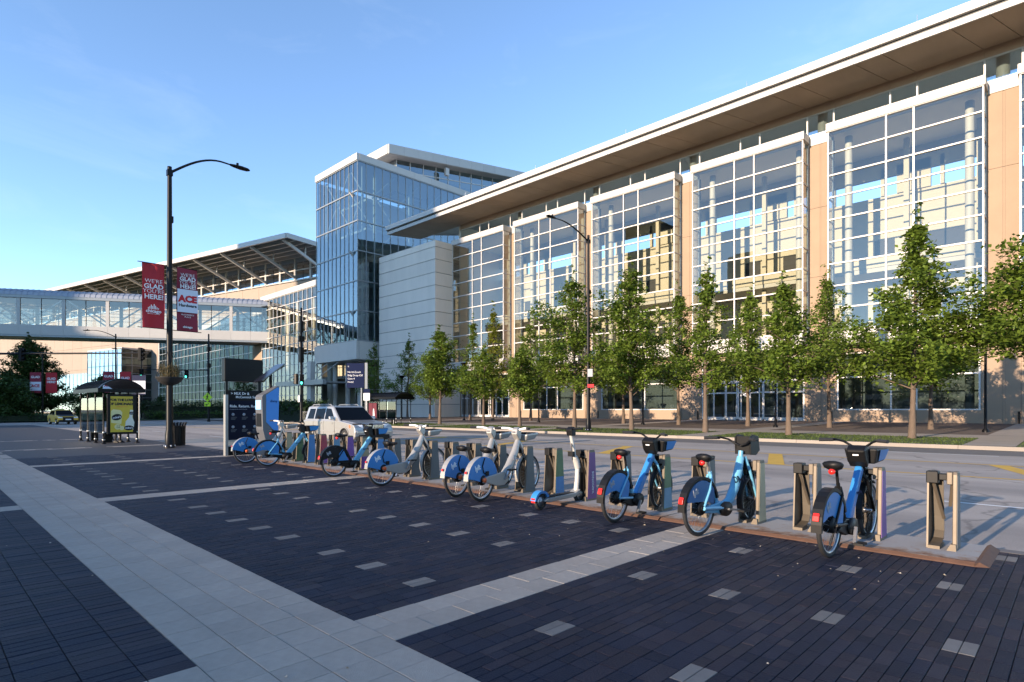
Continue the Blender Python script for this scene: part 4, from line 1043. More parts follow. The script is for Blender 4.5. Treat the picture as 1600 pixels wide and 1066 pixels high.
# ================================================================ traffic signals
def signal(label, loc, rz, on=True):
    t = thing('traffic_signal', label, 'traffic signal', loc, rz, 'traffic signals at the junction')
    q = MB(); q.box(-.19,.19,-.12,.12,-.56,.56); q.build('housing', M['black'], t, .02)
    for k, z in enumerate((.36,0,-.36)):
        q = MB(); q.lathe([(.125,0),(.12,.012),(0,.02)], 12, M=T(0,-.121,z) @ Matrix.Rotation(R(90),4,'X')); q.build('lens', M['green_on'] if (on and k == 2) else M['sig_off'], t)
        q = MB(); q.lathe([(.15,0),(.145,.17)], 12, M=T(0,-.12,z) @ Matrix.Rotation(R(90),4,'X')); q.build('visor', M['black'], t)
    return t
ma = thing('signal_mast', 'long black signal mast arm reaching in over the street', 'signal mast', (-73,.2,0))
q = MB(); q.lathe([(.2,-.1),(.15,.4),(.11,7.2),(0,7.25)], 10); q.build('pole', M['black'], ma)
q = MB(); q.tube([(0,0,6.4),(7.3,7.0,6.42),(14.9,14.2,6.45)], [.11,.085,.055], 8); q.build('arm', M['black'], ma)
signal('traffic signal hung midway along the black mast arm, seen from behind', (-66.3,6.7,6.35), R(140), False)
signal('traffic signal at the tip of the long black mast arm', (-58.6,13.9,6.35), R(140), False)
mb_ = thing('signal_mast', 'far signal mast with a short arm and a crossing sign', 'signal mast', (-80.2,26.6,0))
q = MB(); q.lathe([(.2,-.1),(.14,.4),(.09,11.2),(0,11.25)], 10); q.build('pole', M['black'], mb_)
q = MB(); q.tube([(0,0,6.6),(-6.6,-6.4,6.65)], [.08,.05], 8); q.build('arm', M['black'], mb_)
q = MB()
for z in (3.9, 6.9, 9.0): q.box(-.2,.2,-.2,.2,z,z+.55)
q.build('control_box', M['black'], mb_)
signal('green-lit traffic signal at the end of the far short arm', (-86.3,20.6,6.2), R(48))
signal('green-lit traffic signal on the far arm right of the hanging basket', (-82.2,24.6,6.1), R(48))
sg = thing('crossing_sign', 'lime yellow diamond pedestrian crossing sign with an arrow plate', 'road sign', (-79.9,26.35,3.1), R(48))
q = MB(); q.add([(0,0,-.6),(.6,0,0),(0,0,.6),(-.6,0,0),(0,.02,-.6),(.6,.02,0),(0,.02,.6),(-.6,.02,0)], [(0,1,2,3),(7,6,5,4),(0,4,5,1),(1,5,6,2),(2,6,7,3),(3,7,4,0)]); q.build('diamond_plate', M['lime'], sg)
q = MB(); q.box(-.38,.38,-.01,.01,-1.15,-.62); q.build('arrow_plate', M['lime'], sg)
q = MB()
q.lathe([(.07,-.004),(.07,.004),(0,.005)], 10, M=T(.02,-.012,.33) @ Matrix.Rotation(R(90),4,'X'))
for a_, b2, w in (((.0,.25),(-.02,-.02),.13),((-.02,0),(.13,-.32),.07),((-.02,0),(-.16,-.32),.07),((0,.2),(.17,.02),.05),((0,.2),(-.17,.06),.05)): q.bar((a_[0],-.012,a_[1]),(b2[0],-.012,b2[1]),w,.006,up=(0,1,0))
q.bar((.2,-.02,-.78),(-.2,-.02,-.98),.07,.006,up=(0,1,0)); q.bar((-.2,-.02,-.98),(-.2,-.02,-.82),.07,.006,up=(0,1,0)); q.bar((-.2,-.02,-.98),(-.02,-.02,-1.0),.07,.006,up=(0,1,0))
q.build('walking_figure', M['txt_blk'], sg)
mc = thing('signal_mast', 'black signal post with curved lamp arm by the crossing before the atrium', 'signal mast', (-59.5,28.95,.15))
q = MB(); q.lathe([(.22,-.1),(.22,.1),(.15,.4),(.10,12.2),(0,12.25)], 12); q.build('pole', M['black'], mc)
q = MB(); pts = [(-2.6*s_, -2.6*s_*.9, 11.6+.75*math.sin(s_*1.75)) for s_ in [i/10 for i in range(11)]]; q.tube(pts, .045, 8); q.build('arm', M['black'], mc)
q = MB(); lamp_head(q, pts[-1], (-.74,-.67,0)); q.build('lamp_head', M['black'], mc)
q = MB(); q.box(-.14,.14,-.3,.3,8.6,9.2); q.box(-.2,.2,-.2,.2,6.4,8.0); q.box(-.16,.16,-.16,.16,9.6,10.8); q.build('control_box', M['black'], mc)
q = MB(); q.box(-.3,.1,-.24,-.2,2.2,2.9); q.build('sign_plate', M['txt'], mc)
signal('green-lit traffic signal on the kerb side of the black signal post', (-58.95,28.75,4.7), R(48))
signal('unlit traffic signal on the outer side of the black signal post', (-60.15,28.7,4.8), R(-60), False)
# wayfinding sign
wf = thing('wayfinding_sign', 'tall navy wayfinding sign with white lettering and an arrow', 'sign', (-50.7,30.2,.2), R(46))
q = MB(); q.box(-.85,.85,-.09,.09,3.45,5.85); q.build('panel', M['navy_sign'], wf, .01)
q = MB(); q.box(.9,1.15,-.07,.07,-.1,5.9); q.box(.5,.62,-.05,.05,-.1,3.45); q.build('post', M['frame_grey'], wf)
for txt, z in (('<',5.52),('North/South',4.98),('Bldg Drop-Off',4.66),('Gate 4',4.34),('Hotel',4.02)): lettering(txt, .25, M['txt'], wf, (-.76,-.095,z), (R(90),0,0), align='LEFT')
bs = thing('bus_stop_sign', 'small white and blue bus stop sign beside the navy sign', 'sign', (-48.4,30.0,.2), R(46))
q = MB(); q.tube([(0,0,-.1),(0,0,3.3)], .035, 8); q.build('post', M['steel'], bs)
q = MB(); q.box(-.3,.3,-.05,-.035,2.2,3.3); q.build('plate', M['txt'], bs)
q = MB(); q.box(-.3,.3,-.056,-.051,2.9,3.3); q.build('blue_band', M['navy_sign'], bs)
bs2 = thing('bus_stop_sign', 'bus stop sign in white and blue just right of the near lamp post', 'sign', (-36.5,12.0 - 3.4,0), R(46))
q = MB(); q.tube([(0,0,-.1),(0,0,3.2)], .03, 8); q.build('post', M['steel'], bs2)
q = MB(); q.box(-.35,.35,-.05,-.035,2.35,3.4); q.build('plate', M['ban_white'], bs2)
q = MB(); q.box(-.35,.35,-.056,-.051,3.1,3.4); q.box(-.35,.35,-.056,-.051,2.35,2.42); q.build('blue_band', M['navy_sign'], bs2)
# crowd barriers
def barrier():
    t = thing('crowd_barrier', 'x', 'barrier', (0,0,0), 0, 'steel crowd barriers by the crossing')
    q = MB(); q.tube([(-1.05,0,.08),(-1.05,0,1.0),(-.95,0,1.1),(.95,0,1.1),(1.05,0,1.0),(1.05,0,.08)], .022, 6); q.tube([(-1.05,0,.2),(1.05,0,.2)], .018, 6); q.build('frame', M['steel'], t)
    q = MB()
    for k in range(16): x = -.95+k*.127; q.tube([(x,0,.2),(x,0,1.1)], .009, 5)
    q.build('bars', M['steel'], t)
    for x in (-.8,.8): q = MB(); q.bar((x,-.3,.02),(x,.3,.02),.05,.03); q.bar((x,0,.02),(x,0,.2),.04); q.build('foot', M['steel'], t)
    return t
b0 = barrier(); b0.location = (-61.6,31.0,.18); b0.rotation_euler = (0,0,R(40)); b0['label'] = 'steel crowd barrier left of the black signal post'
dup(b0, (-59.7,32.5,.18), R(38), 'steel crowd barrier directly behind the black signal post')
dup(b0, (-57.9,33.9,.18), R(42), 'steel crowd barrier behind the rear of the silver car')
dup(b0, (-77.6,29.9,.1), R(46), 'lone steel crowd barrier beside the far crossing sign')
# ================================================================ dock plates and docks
DX0, DSP = -1.1, .7
q = MB(); PL = 3.5
q.box(-PL/2+.012, PL/2-.012, .05, 1.05, 0, .035, 0); q.hexa([(-PL/2+.012,0,0),(PL/2-.012,0,0),(PL/2-.012,.05,0),(-PL/2+.012,.05,0),(-PL/2+.012,.012,.012),(PL/2-.012,.012,.012),(PL/2-.012,.0499,.0345),(-PL/2+.012,.0499,.0345)], 1)
pm = q.mesh('dock_plate', [M['rust'], M['rust_edge']])
PLB = ['dock base plate with a rusty raised end under the nearest empty dock', 'rusty-edged dock base plate below the two nearest blue bicycles on its far half', 'rusty-edged dock base plate below the kick scooter', 'rusty-edged dock base plate below the row of grey empty docks', 'rusty-edged dock base plate nearest the blue kiosk']
for k in range(5):
    o = link('dock_plate', pm, None, (-.75-PL/2-k*PL, 7.3, 0)); tag(o, PLB[k], 'base plate', 'dock base plates')
    if k == 0:
        e = MB(); e.hexa([(PL/2-.014,0,0),(PL/2+.10,.06,0),(PL/2+.10,1.05,0),(PL/2-.014,1.05,0),(PL/2-.014,0,.036),(PL/2+.02,.06,.04),(PL/2+.02,1.05,.055),(PL/2-.014,1.05,.036)]); e.build('raised_end', M['rust_edge'], o)
def cable_ramp(): pass
def make_dock():
    t = thing('bike_dock', 'x', 'bike dock', (0,0,.035), 0, 'docks of the bike share station')
    H = .84
    # side plates drawn in the y,z plane, leaning and tapering upwards
    q = MB(); prof = [(-.13,0),(.14,0),(.14,.05),(.085,H-.03),(.065,H),(-.07,H),(-.085,H-.03)]
    q.prism(prof, .095, .135, AX); q.build('side_post', M['bronze'], t, .006)
    q = MB(); prof2 = [(-.13,0),(.17,0),(.10,H-.06),(-.05,H-.06),(-.075,H-.12)]
    q.prism(prof2, -.135, -.118, AX); q.build('trough_side', M['bronze'], t)
    # trough: back and inner slope with a curved toe
    q = MB()
    pts = [(.085,H-.1),(.10,.6),(.13,.32),(.14,.16),(.09,.085),(-.02,.05),(-.15,.035)]
    for (y0,z0),(y1,z1) in zip(pts[:-1], pts[1:]):
        q.hexa([(-.118,y0,z0),(-.01,y0,z0),(-.01,y1,z1),(-.118,y1,z1),(-.118,y0+.014,z0+.004),(-.01,y0+.014,z0+.004),(-.01,y1+.014,z1-.012),(-.118,y1+.014,z1-.012)])
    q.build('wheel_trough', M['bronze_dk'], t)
    q = MB(); q.box(-.118,-.01,-.16,.15,.0,.034); q.hexa([(.05,-.17,0),(.135,-.17,0),(.135,.15,0),(.05,.15,0),(.085,-.17,.07),(.13,-.17,.07),(.13,.15,.07),(.085,.15,.07)]); q.build('foot', M['bronze'], t)
    q = MB(); q.bar((-.085,-.03,H-.13),(-.005,.09,.30),.03,.016); q.bar((.085,-.03,H-.13),(.055,.05,.45),.03,.016); q.build('guide_rail', M['bronze'], t)
    q = MB(); q.box(-.145,-.035,-.085,.06,H-.135,H-.005); q.box(-.035,.04,-.05,.05,H-.10,H-.03); q.build('latch', M['black_pl'], t, .008)
    q = MB(); q.box(.04,.094,-.09,.06,H-.14,H-.004); q.build('latch_cap', M['bronze'], t, .008)
    return t
def dock_panel(t, m, txt=None, m2=None):
    q = MB(); H = .80; q.prism([(-.12,.03),(.13,.03),(.08,H),(-.075,H)], .1352, .138, AX, 0)
    if m2: q.prism([(-.115,.04),(.125,.04),(.105,.34),(-.10,.34)], .1381, .1395, AX, 1)
    q.build('side_panel', [m, m2 or m], t)
    if txt: lettering(txt, .075, M['txt'], t, (.141,.02,.30), (R(90),R(-90),R(90)), align='CENTER')
dock0 = make_dock()
PN = {n: mat('dock_panel_'+n, c, .45, var=v, vs=5) for n, c, v in (('purple',(.13,.035,.17),.05),('green',(.07,.13,.05),.5),('blue',(.04,.16,.36),.25),('grey',(.075,.08,.085),.1),('red',(.33,.03,.05),.45),('violet',(.16,.05,.26),.2),('sand',(.36,.29,.17),.2),('sky',(.10,.22,.32),.3))}
DOCKS = {0:('grey','nearest empty bike dock at the raised end of the plate'), 1:('violet','dock holding the nearest dark blue bicycle'), 2:('grey','empty bike dock between the two nearest bicycles'),
 3:('sand','dock with pale side panel holding the sky blue bicycle'), 4:('grey','empty dock behind the saddle of the sky blue bicycle'), 5:('green','green-sided dock holding the third bicycle from the raised plate end'),
 6:('grey','empty dock behind the saddle of the third bicycle'), 7:('purple','purple-sided dock holding the kick scooter'), 8:('green','empty dock with a green and blue side panel beside the scooter'),
 9:('grey','dark-sided dock holding the nearest silver bicycle'), 10:('grey','dark-sided dock holding the rear one of the paired silver bicycles'), 11:('grey','empty dock just left of the paired silver bicycles'),
 12:('grey','second empty dock left of the paired silver bicycles'), 13:('grey','dark-sided dock holding the lone silver bicycle'), 14:('grey','empty dock behind the tube of the lone silver bicycle'),
 15:('grey','empty dock between the lone silver and the black-skirted bicycle'), 16:('blue','blue-sided dock holding the black-skirted bicycle'), 17:('sand','sand and violet sided empty dock before the silver car'),
 18:('violet','violet-sided empty dock before the silver car'), 19:('sky','grey-blue sided empty dock before the silver car'), 20:('red','red-sided empty dock beside the farther blue bicycle'),
 21:('blue','dock holding the farther blue bicycle'), 22:('green','empty dock nearest to the blue kiosk'), 23:('sand','dock holding the farthest silver bicycle')}
for k, (pn, lb) in DOCKS.items():
    x = DX0 - DSP*k
    if k == 0: d = dock0; d.location = (x, 7.93, .035); d['label'] = lb
    else: d = dup(dock0, (x, 7.93, .035), 0, lb)
for o in [o for o in C.objects if o.name.startswith('bike_dock')]:
    k = round((DX0 - o.location.x)/DSP); pn = DOCKS[k][0]
    dock_panel(o, PN[pn], {7:'VAMONOS'}.get(k), {8:PN['blue'],17:PN['violet'],20:PN['violet'],5:PN['sky']}.get(k))
# ================================================================ bicycles (local +y = forward, origin = rear tyre contact)
WR = .335
def wheel(t, y, disc=False, spm=None, z=WR):
    Mx = T(0,y,z) @ Matrix.Rotation(R(90),4,'Y')
    q = MB(); q.lathe([(WR-.045,-.016),(WR-.03,-.023),(WR-.012,-.020),(WR,-.006),(WR,.006),(WR-.012,.020),(WR-.03,.023),(WR-.045,.016)], 34, M=Mx); w = q.build('wheel', M['black_rub'], t)
    q = MB(); q.lathe([(WR-.046,-.014),(WR-.062,-.012),(WR-.066,0),(WR-.062,.012),(WR-.046,.014)], 34, M=Mx); q.build('rim', M['steel'], w)
    q = MB()
    for k in range(28):
        a = k*2*math.pi/28; b_ = a + (.55 if k % 2 else -.55); s_ = .028 if k % 4 < 2 else -.028
        q.tube([(s_, y+.032*math.cos(b_), z+.032*math.sin(b_)), (0, y+(WR-.064)*math.cos(a), z+(WR-.064)*math.sin(a))], .0016, 3, cap=False)
    q.build('spokes', M['steel'], w)
    q = MB(); q.lathe([(0,-.06),(.035,-.06),(.038,-.03),(.028,0),(.038,.03),(.035,.06),(0,.06)], 12, M=Mx)
    if disc: q.lathe([(0,-.05),(.075,-.05),(.085,-.02),(.085,.03),(.075,.05),(0,.05)], 16, M=Mx)
    q.build('hub', M['black_pl'] if disc else M['steel'], w)
    return w
def arc_pts(y, z, r, a0, a1, n=14): return [(y + r*math.cos(R(a0+(a1-a0)*i/n)), z + r*math.sin(R(a0+(a1-a0)*i/n))) for i in range(n+1)]
def fender(t, nm, y, r0, r1, a0, a1, w, m, z=WR):
    out = arc_pts(y, z, r1, a0, a1); inn = arc_pts(y, z, r0, a0, a1)
    q = MB()
    for i in range(len(out)-1):
        (y0,z0),(y1,z1) = out[i], out[i+1]; (u0,v0),(u1,v1) = inn[i], inn[i+1]
        q.hexa([(-w,u0,v0),(w,u0,v0),(w,u1,v1),(-w,u1,v1),(-w,y0,z0),(w,y0,z0),(w,y1,z1),(-w,y1,z1)])
    return q.build(nm, m, t)
def skirt(t, nm, y, a0, a1, chord, m, xs, r=WR+.035, z=WR):
    """flat wheel skirt: arc on top, straight lower edge; one per side"""
    pts = arc_pts(y, z, r, a0, a1, 16) + chord
    for x in xs:
        q = MB(); q.prism(pts, x-.004, x+.004, AX); o = q.build(nm, m, t)
    return o
def logo(t, y, z, x, s, m):
    lettering('lyft', s*1.25, m, t, (x, y, z), (R(90), R(-14 if x > 0 else 14), R(90 if x > 0 else -90)), bold=.004, space=.92)
def saddle(t, y, z, m):
    q = MB(); prof = [(-.13,.085,.055),(-.09,.105,.07),(-.02,.085,.06),(.06,.04,.045),(.13,.026,.035),(.155,.012,.02)]
    vs = []
    for (yy, w, h) in prof:
        for j in range(10):
            a = j/10*6.2832; vs.append((math.cos(a)*w, y+yy, z + (math.sin(a)*h*.5 if math.sin(a) > 0 else math.sin(a)*h) + (.018 if yy < -.08 else 0)))
    fs = [(i*10+j, i*10+(j+1)%10, (i+1)*10+(j+1)%10, (i+1)*10+j) for i in range(5) for j in range(10)] + [tuple(range(9,-1,-1)), tuple(range(50,60))]
    q.add(vs, fs, 0, True); return q.build('saddle', m, t)
def crank(t, y, z, m, ang=20):
    q = MB(); q.lathe([(0,-.02),(.09,-.02),(.09,.02),(0,.02)], 18, M=T(.06,y,z) @ Matrix.Rotation(R(90),4,'Y')); c_ = q.build('crank', M['black_pl'], t)
    for s_, a in ((1,ang),(-1,ang+180)):
        e = (y+.17*math.cos(R(a)), z+.17*math.sin(R(a))); q = MB(); q.bar((s_*.10,y,z),(s_*.115,e[0],e[1]),.022,.03,up=(1,0,0)); q.build('crank_arm', m, c_)
        q = MB(); q.box(min(s_*.12,s_*.21),max(s_*.12,s_*.21),e[0]-.05,e[0]+.05,e[1]-.012,e[1]+.012); q.build('pedal', M['black_pl'], c_)
def bars(t, y, z, m, back=.16, drop=.0, half=.31):
    q = MB()
    for s_ in (-1,1): q.tube([(0,y,z),(s_*.07,y+.015,z+.02),(s_*.15,y-.02,z+.075),(s_*.23,y-.08,z+.10),(s_*half,y-back,z+.095)], .0135, 8)
    h = q.build('handlebar', m, t)
    for s_ in (-1,1):
        q = MB(); q.tube([(s_*(half-.085),y-back*.72,z+.096),(s_*(half+.035),y-back*1.12,z+.094)], .0195, 8); q.tube([(s_*(half-.10),y-back*.6,z+.085),(s_*(half-.02),y-back*.7+.05,z+.075)], .006, 5); q.build('grip', M['black_rub'], h)
    return h
def bike_electric(label, skm, tube, stay, basket, black_skirt=False, sky_fork=None):
    t = thing('share_bicycle', label, 'bicycle', (0,0,0), 0, 'share bicycles in the docks')
    wheel(t, 0, True); wheel(t, 1.12)
    f = fender(t, 'rear_fender', 0, WR+.008, WR+.046, 15, 185, .050, M['black_pl'])
    ch = [(-.30,.395),(-.12,.47),(.02,.42),(.12,.30),(.30,.30)]
    skirt(t, 'wheel_skirt', 0, 30, 168, [(-.355,.40),(-.27,.405),(-.16,.44),(-.04,.44),(.06,.39),(.13,.31),(.26,.30)], M['black_pl'] if black_skirt else skm, (-.040,.040), r=WR+.002)
    if black_skirt:
        for x in (-.046,.046): q = MB(); q.prism([(.10,.52),(.20,.62),(.33,.36),(.08,.36)], x-.003, x+.003, AX); q.build('skirt_inset', skm, t)
    logo(t, -.16, .545, .047, .075, M['txt_grey']); logo(t, -.16, .545, -.047, .075, M['txt_grey'])
    q = MB(); q.prism([(-.395,.42),(-.385,.47),(-.365,.50),(-.355,.46),(-.37,.42)], -.03, .03, AX); q.build('tail_light', M['red'], t, .006)
    q = MB()
    for s_ in (-1,1):
        q.tube([(s_*.055,0,WR),(s_*.055,.22,.62),(s_*.02,.27,.70)], .014, 8); q.tube([(s_*.06,0,WR),(s_*.05,.36,.30)], .018, 8)
    q.tube([(0,.43,.27),(0,.30,.60),(0,.255,.74)], [.03,.022,.02], 8); q.build('rear_frame', stay, t)
    q = MB(); q.prism([(.10,.265),(.34,.36),(.52,.34),(.56,.24),(.48,.17),(.36,.18)], -.055, .055, AX); q.build('motor_housing', M['black_pl'], t, .015)
    q = MB(); a, b_ = Vector((0,.47,.29)), Vector((0,.80,.86)); q.bar(a, b_, .075, .095, up=(0,-1,.6)); dt = q.build('down_tube', tube, t, .02)
    lettering('divvy', .085, M['navy_sign'], dt, (.039,.66,.60), (R(60),0,R(90)))
    q = MB(); q.tube([(0,.272,.66),(0,.205,.90)], .016, 8); q.build('seat_post', M['black_pl'], t)
    saddle(t, .19, .935, M['black_pl'])
    q = MB(); q.lathe([(.03,-.02),(.03,.02),(0,.022)], 10, M=T(0,.075,.875) @ Matrix.Rotation(R(90),4,'X')); q.build('saddle_light', M['red'], t)
    q = MB()
    for s_ in (-1,1): q.tube([(0,.835,.80),(s_*.058,.86,.72),(s_*.062,1.12,WR)], [.024,.019,.015], 8)
    q.tube([(0,.79,.98),(0,.835,.80)], .027, 10); q.build('fork', sky_fork or stay, t)
    fender(t, 'front_fender', 1.12, WR+.012, WR+.024, 60, 190, .032, M['black_pl'])
    q = MB(); q.prism([(.70,.93),(.66,1.06),(.72,1.12),(.80,1.10),(.83,.92),(.78,.86)], -.095, .095, AX); q.build('control_head', M['black_pl'], t, .02)
    q = MB(); q.box(-.03,.03,.674,.682,1.0,1.03); q.build('display', M['txt'], t)
    bars(t, .775, 1.08, M['black_pl'])
    q = MB(); q.hexa([(-.14,.86,.90),(.14,.86,.90),(.17,1.12,.93),(-.17,1.12,.93),(-.17,.83,1.07),(.17,.83,1.07),(.20,1.17,1.07),(-.20,1.17,1.07)]); bk_ = q.build('basket', M['black_pl'], t, .015)
    q = MB()
    for s_ in (-1,1): q.add([(s_*.158,.93,.93),(s_*.173,1.12,.945),(s_*.204,1.165,1.06),(s_*.188,.90,1.06)], [(0,1,2,3)])
    q.build('basket_panel', basket, bk_)
    crank(t, .45, .26, M['steel'], 248)
    q = MB(); q.tube([(-.07,.34,.20),(-.10,.30,.05)], .012, 6); q.build('kickstand', M['black_pl'], t)
    return t
def bike_classic(label):
    t = thing('share_bicycle', label, 'bicycle', (0,0,0), 0, 'share bicycles in the docks'); LB = M['blue_lt']
    wheel(t, 0, True); wheel(t, 1.12)
    fender(t, 'rear_fender', 0, WR+.012, WR+.045, 15, 182, .045, M['black_pl'])
    skirt(t, 'wheel_skirt', 0, 38, 158, [(-.30,.43),(.12,.41),(.26,.36)], mat('skirt_blue', (.025,.11,.25), .4), (-.040,.040), r=WR+.0)
    logo(t, -.14, .54, .047, .075, M['txt_grey'])
    q = MB(); q.prism([(-.395,.42),(-.385,.47),(-.365,.50),(-.355,.46),(-.37,.42)], -.03, .03, AX); q.build('tail_light', M['red'], t, .006)
    q = MB()
    for s_ in (-1,1): q.tube([(s_*.055,0,WR-.02),(s_*.05,.16,.55),(s_*.02,.23,.72)], .016, 8); q.tube([(s_*.065,0,WR),(s_*.06,.40,.30)], .024, 8)
    q.tube([(0,.40,.30),(0,.30,.55),(0,.23,.76)], .026, 8); q.build('rear_frame', LB, t)
    q = MB(); q.prism([(.05,.27),(.06,.34),(.42,.38),(.52,.33),(.52,.23),(.44,.19),(.34,.24)], -.05, .05, AX); q.build('chain_case', LB, t, .012)
    q = MB(); q.tube([(0,.46,.30),(0,.58,.36),(0,.66,.50),(0,.74,.72),(0,.80,.90)], [.05,.052,.055,.055,.045], 12); dt = q.build('down_tube', LB, t)
    lettering('DIVVY', .12, M['navy'], dt, (.058,.705,.62), (R(68),0,R(90)), bold=.002)
    q = MB(); q.tube([(0,.24,.72),(0,.19,.90)], .016, 8); q.build('seat_post', M['steel'], t)
    saddle(t, .18, .935, M['black_pl'])
    q = MB(); q.lathe([(.03,-.02),(.03,.02),(0,.022)], 10, M=T(0,.065,.875) @ Matrix.Rotation(R(90),4,'X')); q.build('saddle_light', M['red'], t)
    q = MB()
    for s_ in (-1,1): q.tube([(s_*.03,.86,.90),(s_*.06,.93,.72),(s_*.064,1.12,WR)], [.02,.02,.016], 8)
    q.tube([(0,.795,.86),(0,.81,.98)], .032, 10); q.build('fork', LB, t)
    fender(t, 'front_fender', 1.12, WR+.012, WR+.024, 40, 200, .034, M['black_pl'])
    bars(t, .79, 1.05, M['black_pl'], .20)
    q = MB()
    for s_ in (-1,1): q.prism([(.86,.93),(.84,1.16),(.92,1.19),(1.06,1.17),(1.10,.98),(1.0,.92)], s_*.10-.012, s_*.10+.012, AX)
    q.box(-.1,.1,.86,.875,.93,1.17); q.box(-.1,.1,1.05,1.065,.96,1.16); q.box(-.1,.1,.88,1.06,.93,.945); q.build('front_rack', M['black_pl'], t, .006)
    q = MB(); q.tube([(-.1,.9,1.19),(-.1,1.08,1.12),(.1,1.08,1.12),(.1,.9,1.19)], .009, 6); q.build('bungee', M['black_rub'], t)
    crank(t, .455, .28, M['steel'], -12)
    return t
def bike_silver(label):
    t = thing('share_bicycle', label, 'bicycle', (0,0,0), 0, 'share bicycles in the docks'); SV = M['silver']
    wheel(t, 0, True); wheel(t, 1.14)
    q = MB(); q.lathe([(0,.0),(.04,0),(.04,.03),(0,.032)], 14, M=T(.055,0,WR) @ Matrix.Rotation(R(90),4,'Y')); q.build('hub_cap', M['orange'], t)
    fender(t, 'rear_fender', 0, WR+.012, WR+.036, 18, 178, .045, SV)
    skirt(t, 'wheel_skirt', 0, 20, 172, [(-.355,.385),(-.20,.35),(-.02,.30),(.16,.36),(.33,.40)], M['blue'], (-.042,.042))
    logo(t, -.14, .535, .05, .09, M['txt']); logo(t, -.14, .535, -.05, .09, M['txt'])
    q = MB(); q.tube([(.052,.03,.68),(.058,-.03,.56),(.058,.0,.45),(.058,.08,.42)], .009, 6); q.box(.05,.066,.05,.12,.40,.47); q.build('cable_lock', M['black_pl'], t)
    q = MB(); q.prism([(-.382,.46),(-.372,.49),(-.355,.50),(-.355,.46)], -.018, .018, AX); q.build('tail_light', M['red'], t, .006)
    q = MB(); q.prism([(-.03,.29),(-.03,.37),(.10,.39),(.44,.43),(.52,.37),(.54,.28),(.46,.21),(.30,.215),(.06,.285)], .045, .085, AX); q.prism([(-.03,.30),(-.03,.36),(.44,.41),(.50,.28),(.40,.24)], -.075, -.05, AX); q.build('swing_arm', SV, t, .012)
    q = MB(); q.tube([(0,.50,.33),(0,.62,.50),(0,.74,.74),(0,.815,.92)], [.062,.068,.064,.045], 14); dt = q.build('down_tube', SV, t)
    lettering('divvy', .085, M['txt_grey'], dt, (.071,.68,.62), (R(62),0,R(90)))
    q = MB(); q.tube([(0,.40,.38),(0,.31,.56),(0,.235,.78)], .018, 8); q.tube([(.0,.33,.52),(0,.18,.56)], .013, 6); q.build('seat_post', M['steel'], t)
    saddle(t, .20, .80, M['black_pl'])
    q = MB(); q.tube([(.0,.815,.92),(.055,.87,.80),(.066,1.14,WR)], [.04,.03,.018], 10); q.tube([(0,.815,.92),(-.055,.87,.80),(-.066,1.14,WR)], [.04,.03,.018], 10); q.build('fork', SV, t)
    fender(t, 'front_fender', 1.14, WR+.012, WR+.03, 95, 200, .034, SV)
    q = MB(); q.prism([(.70,1.03),(.72,1.12),(.79,1.15),(.85,1.12),(.86,1.0),(.83,.93),(.79,.92)], -.06, .06, AX); q.build('control_head', SV, t, .025)
    q = MB(); q.prism([(.706,1.055),(.724,1.11),(.722,1.112),(.704,1.056)], -.035, .035, AX); q.build('display', M['navy_sign'], t)
    q = MB()
    for s_ in (-1,1): q.tube([(s_*.05,.79,1.10),(s_*.17,.77,1.125),(s_*.27,.71,1.13)], .021, 10)
    h = q.build('handlebar', M['txt'], t)
    for s_ in (-1,1): q = MB(); q.tube([(s_*.26,.715,1.13),(s_*.36,.66,1.13)], .021, 8); q.build('grip', M['black_rub'], h)
    q = MB(); q.hexa([(-.10,.92,.90),(.10,.92,.90),(.13,1.16,.93),(-.13,1.16,.93),(-.15,.89,1.02),(.15,.89,1.02),(.18,1.24,1.05),(-.18,1.24,1.05)]); bk_ = q.build('basket', M['silver'], t, .03)
    q = MB(); q.box(-.12,.12,.93,1.19,1.028,1.05); q.build('basket_strap', M['black_pl'], bk_)
    crank(t, .46, .30, M['steel'], 70)
    return t
def stretch(t, d):
    """lengthen the wheelbase: everything ahead of the crank moves forward"""
    sm = lambda y: d*max(0, min(1, (y-.36)/.34))
    for o in list(t.children):
        for c_ in [o] + list(o.children):
            if c_.location.length > 1e-6: c_.location.y += sm(c_.location.y)
            else:
                for v in c_.data.vertices: v.co.y += sm(v.co.y)
def put(t, x, y, x2, sc_=1.02):
    stretch(t, .17); sc_ = 1.07 if 'silver bicycle' in t['label'] else 1.02
    t.scale = (sc_, sc_, sc_); t.location = (x, y, 0); t.rotation_euler = (0, R(random.uniform(-2,2)), math.atan2(-(x2-x), 1.25)); return t
dk = lambda k: DX0 - DSP*k - .01
put(bike_electric('nearest bicycle, dark blue with blue wheel skirt and blue-sided basket', M['blue'], M['blue'], M['black_pl'], M['blue']), -1.90, 6.72, dk(1)-.04)
put(bike_classic('sky blue step-through bicycle with black front rack and dark fender'), -3.37, 6.74, dk(3)-.04)
put(bike_electric('blue bicycle with sky blue stays between sky blue bicycle and kick scooter', M['blue'], M['blue'], M['blue_lt'], M['blue'], sky_fork=M['blue_lt']), -4.60, 6.74, dk(5)-.04)
put(bike_silver('nearest silver bicycle, front one of a close pair'), -7.28, 6.72, dk(9)-.04)
put(bike_silver('silver bicycle partly hidden behind its twin in the close pair'), -7.93, 6.74, dk(10)-.04)
put(bike_silver('lone silver bicycle with pale thick tube before the far lawn'), -10.17, 6.66, dk(13)-.04)
put(bike_electric('bicycle with a black wheel skirt and bright blue tube before the silver car', M['blue'], M['blue_lt'], M['black_pl'], M['blue'], black_skirt=True), -12.3, 6.78, dk(16)-.04)
put(bike_electric('farther blue bicycle beside the red-sided dock', M['blue'], M['blue_lt'], M['blue_lt'], M['blue']), -15.95, 6.80, dk(21)-.04)
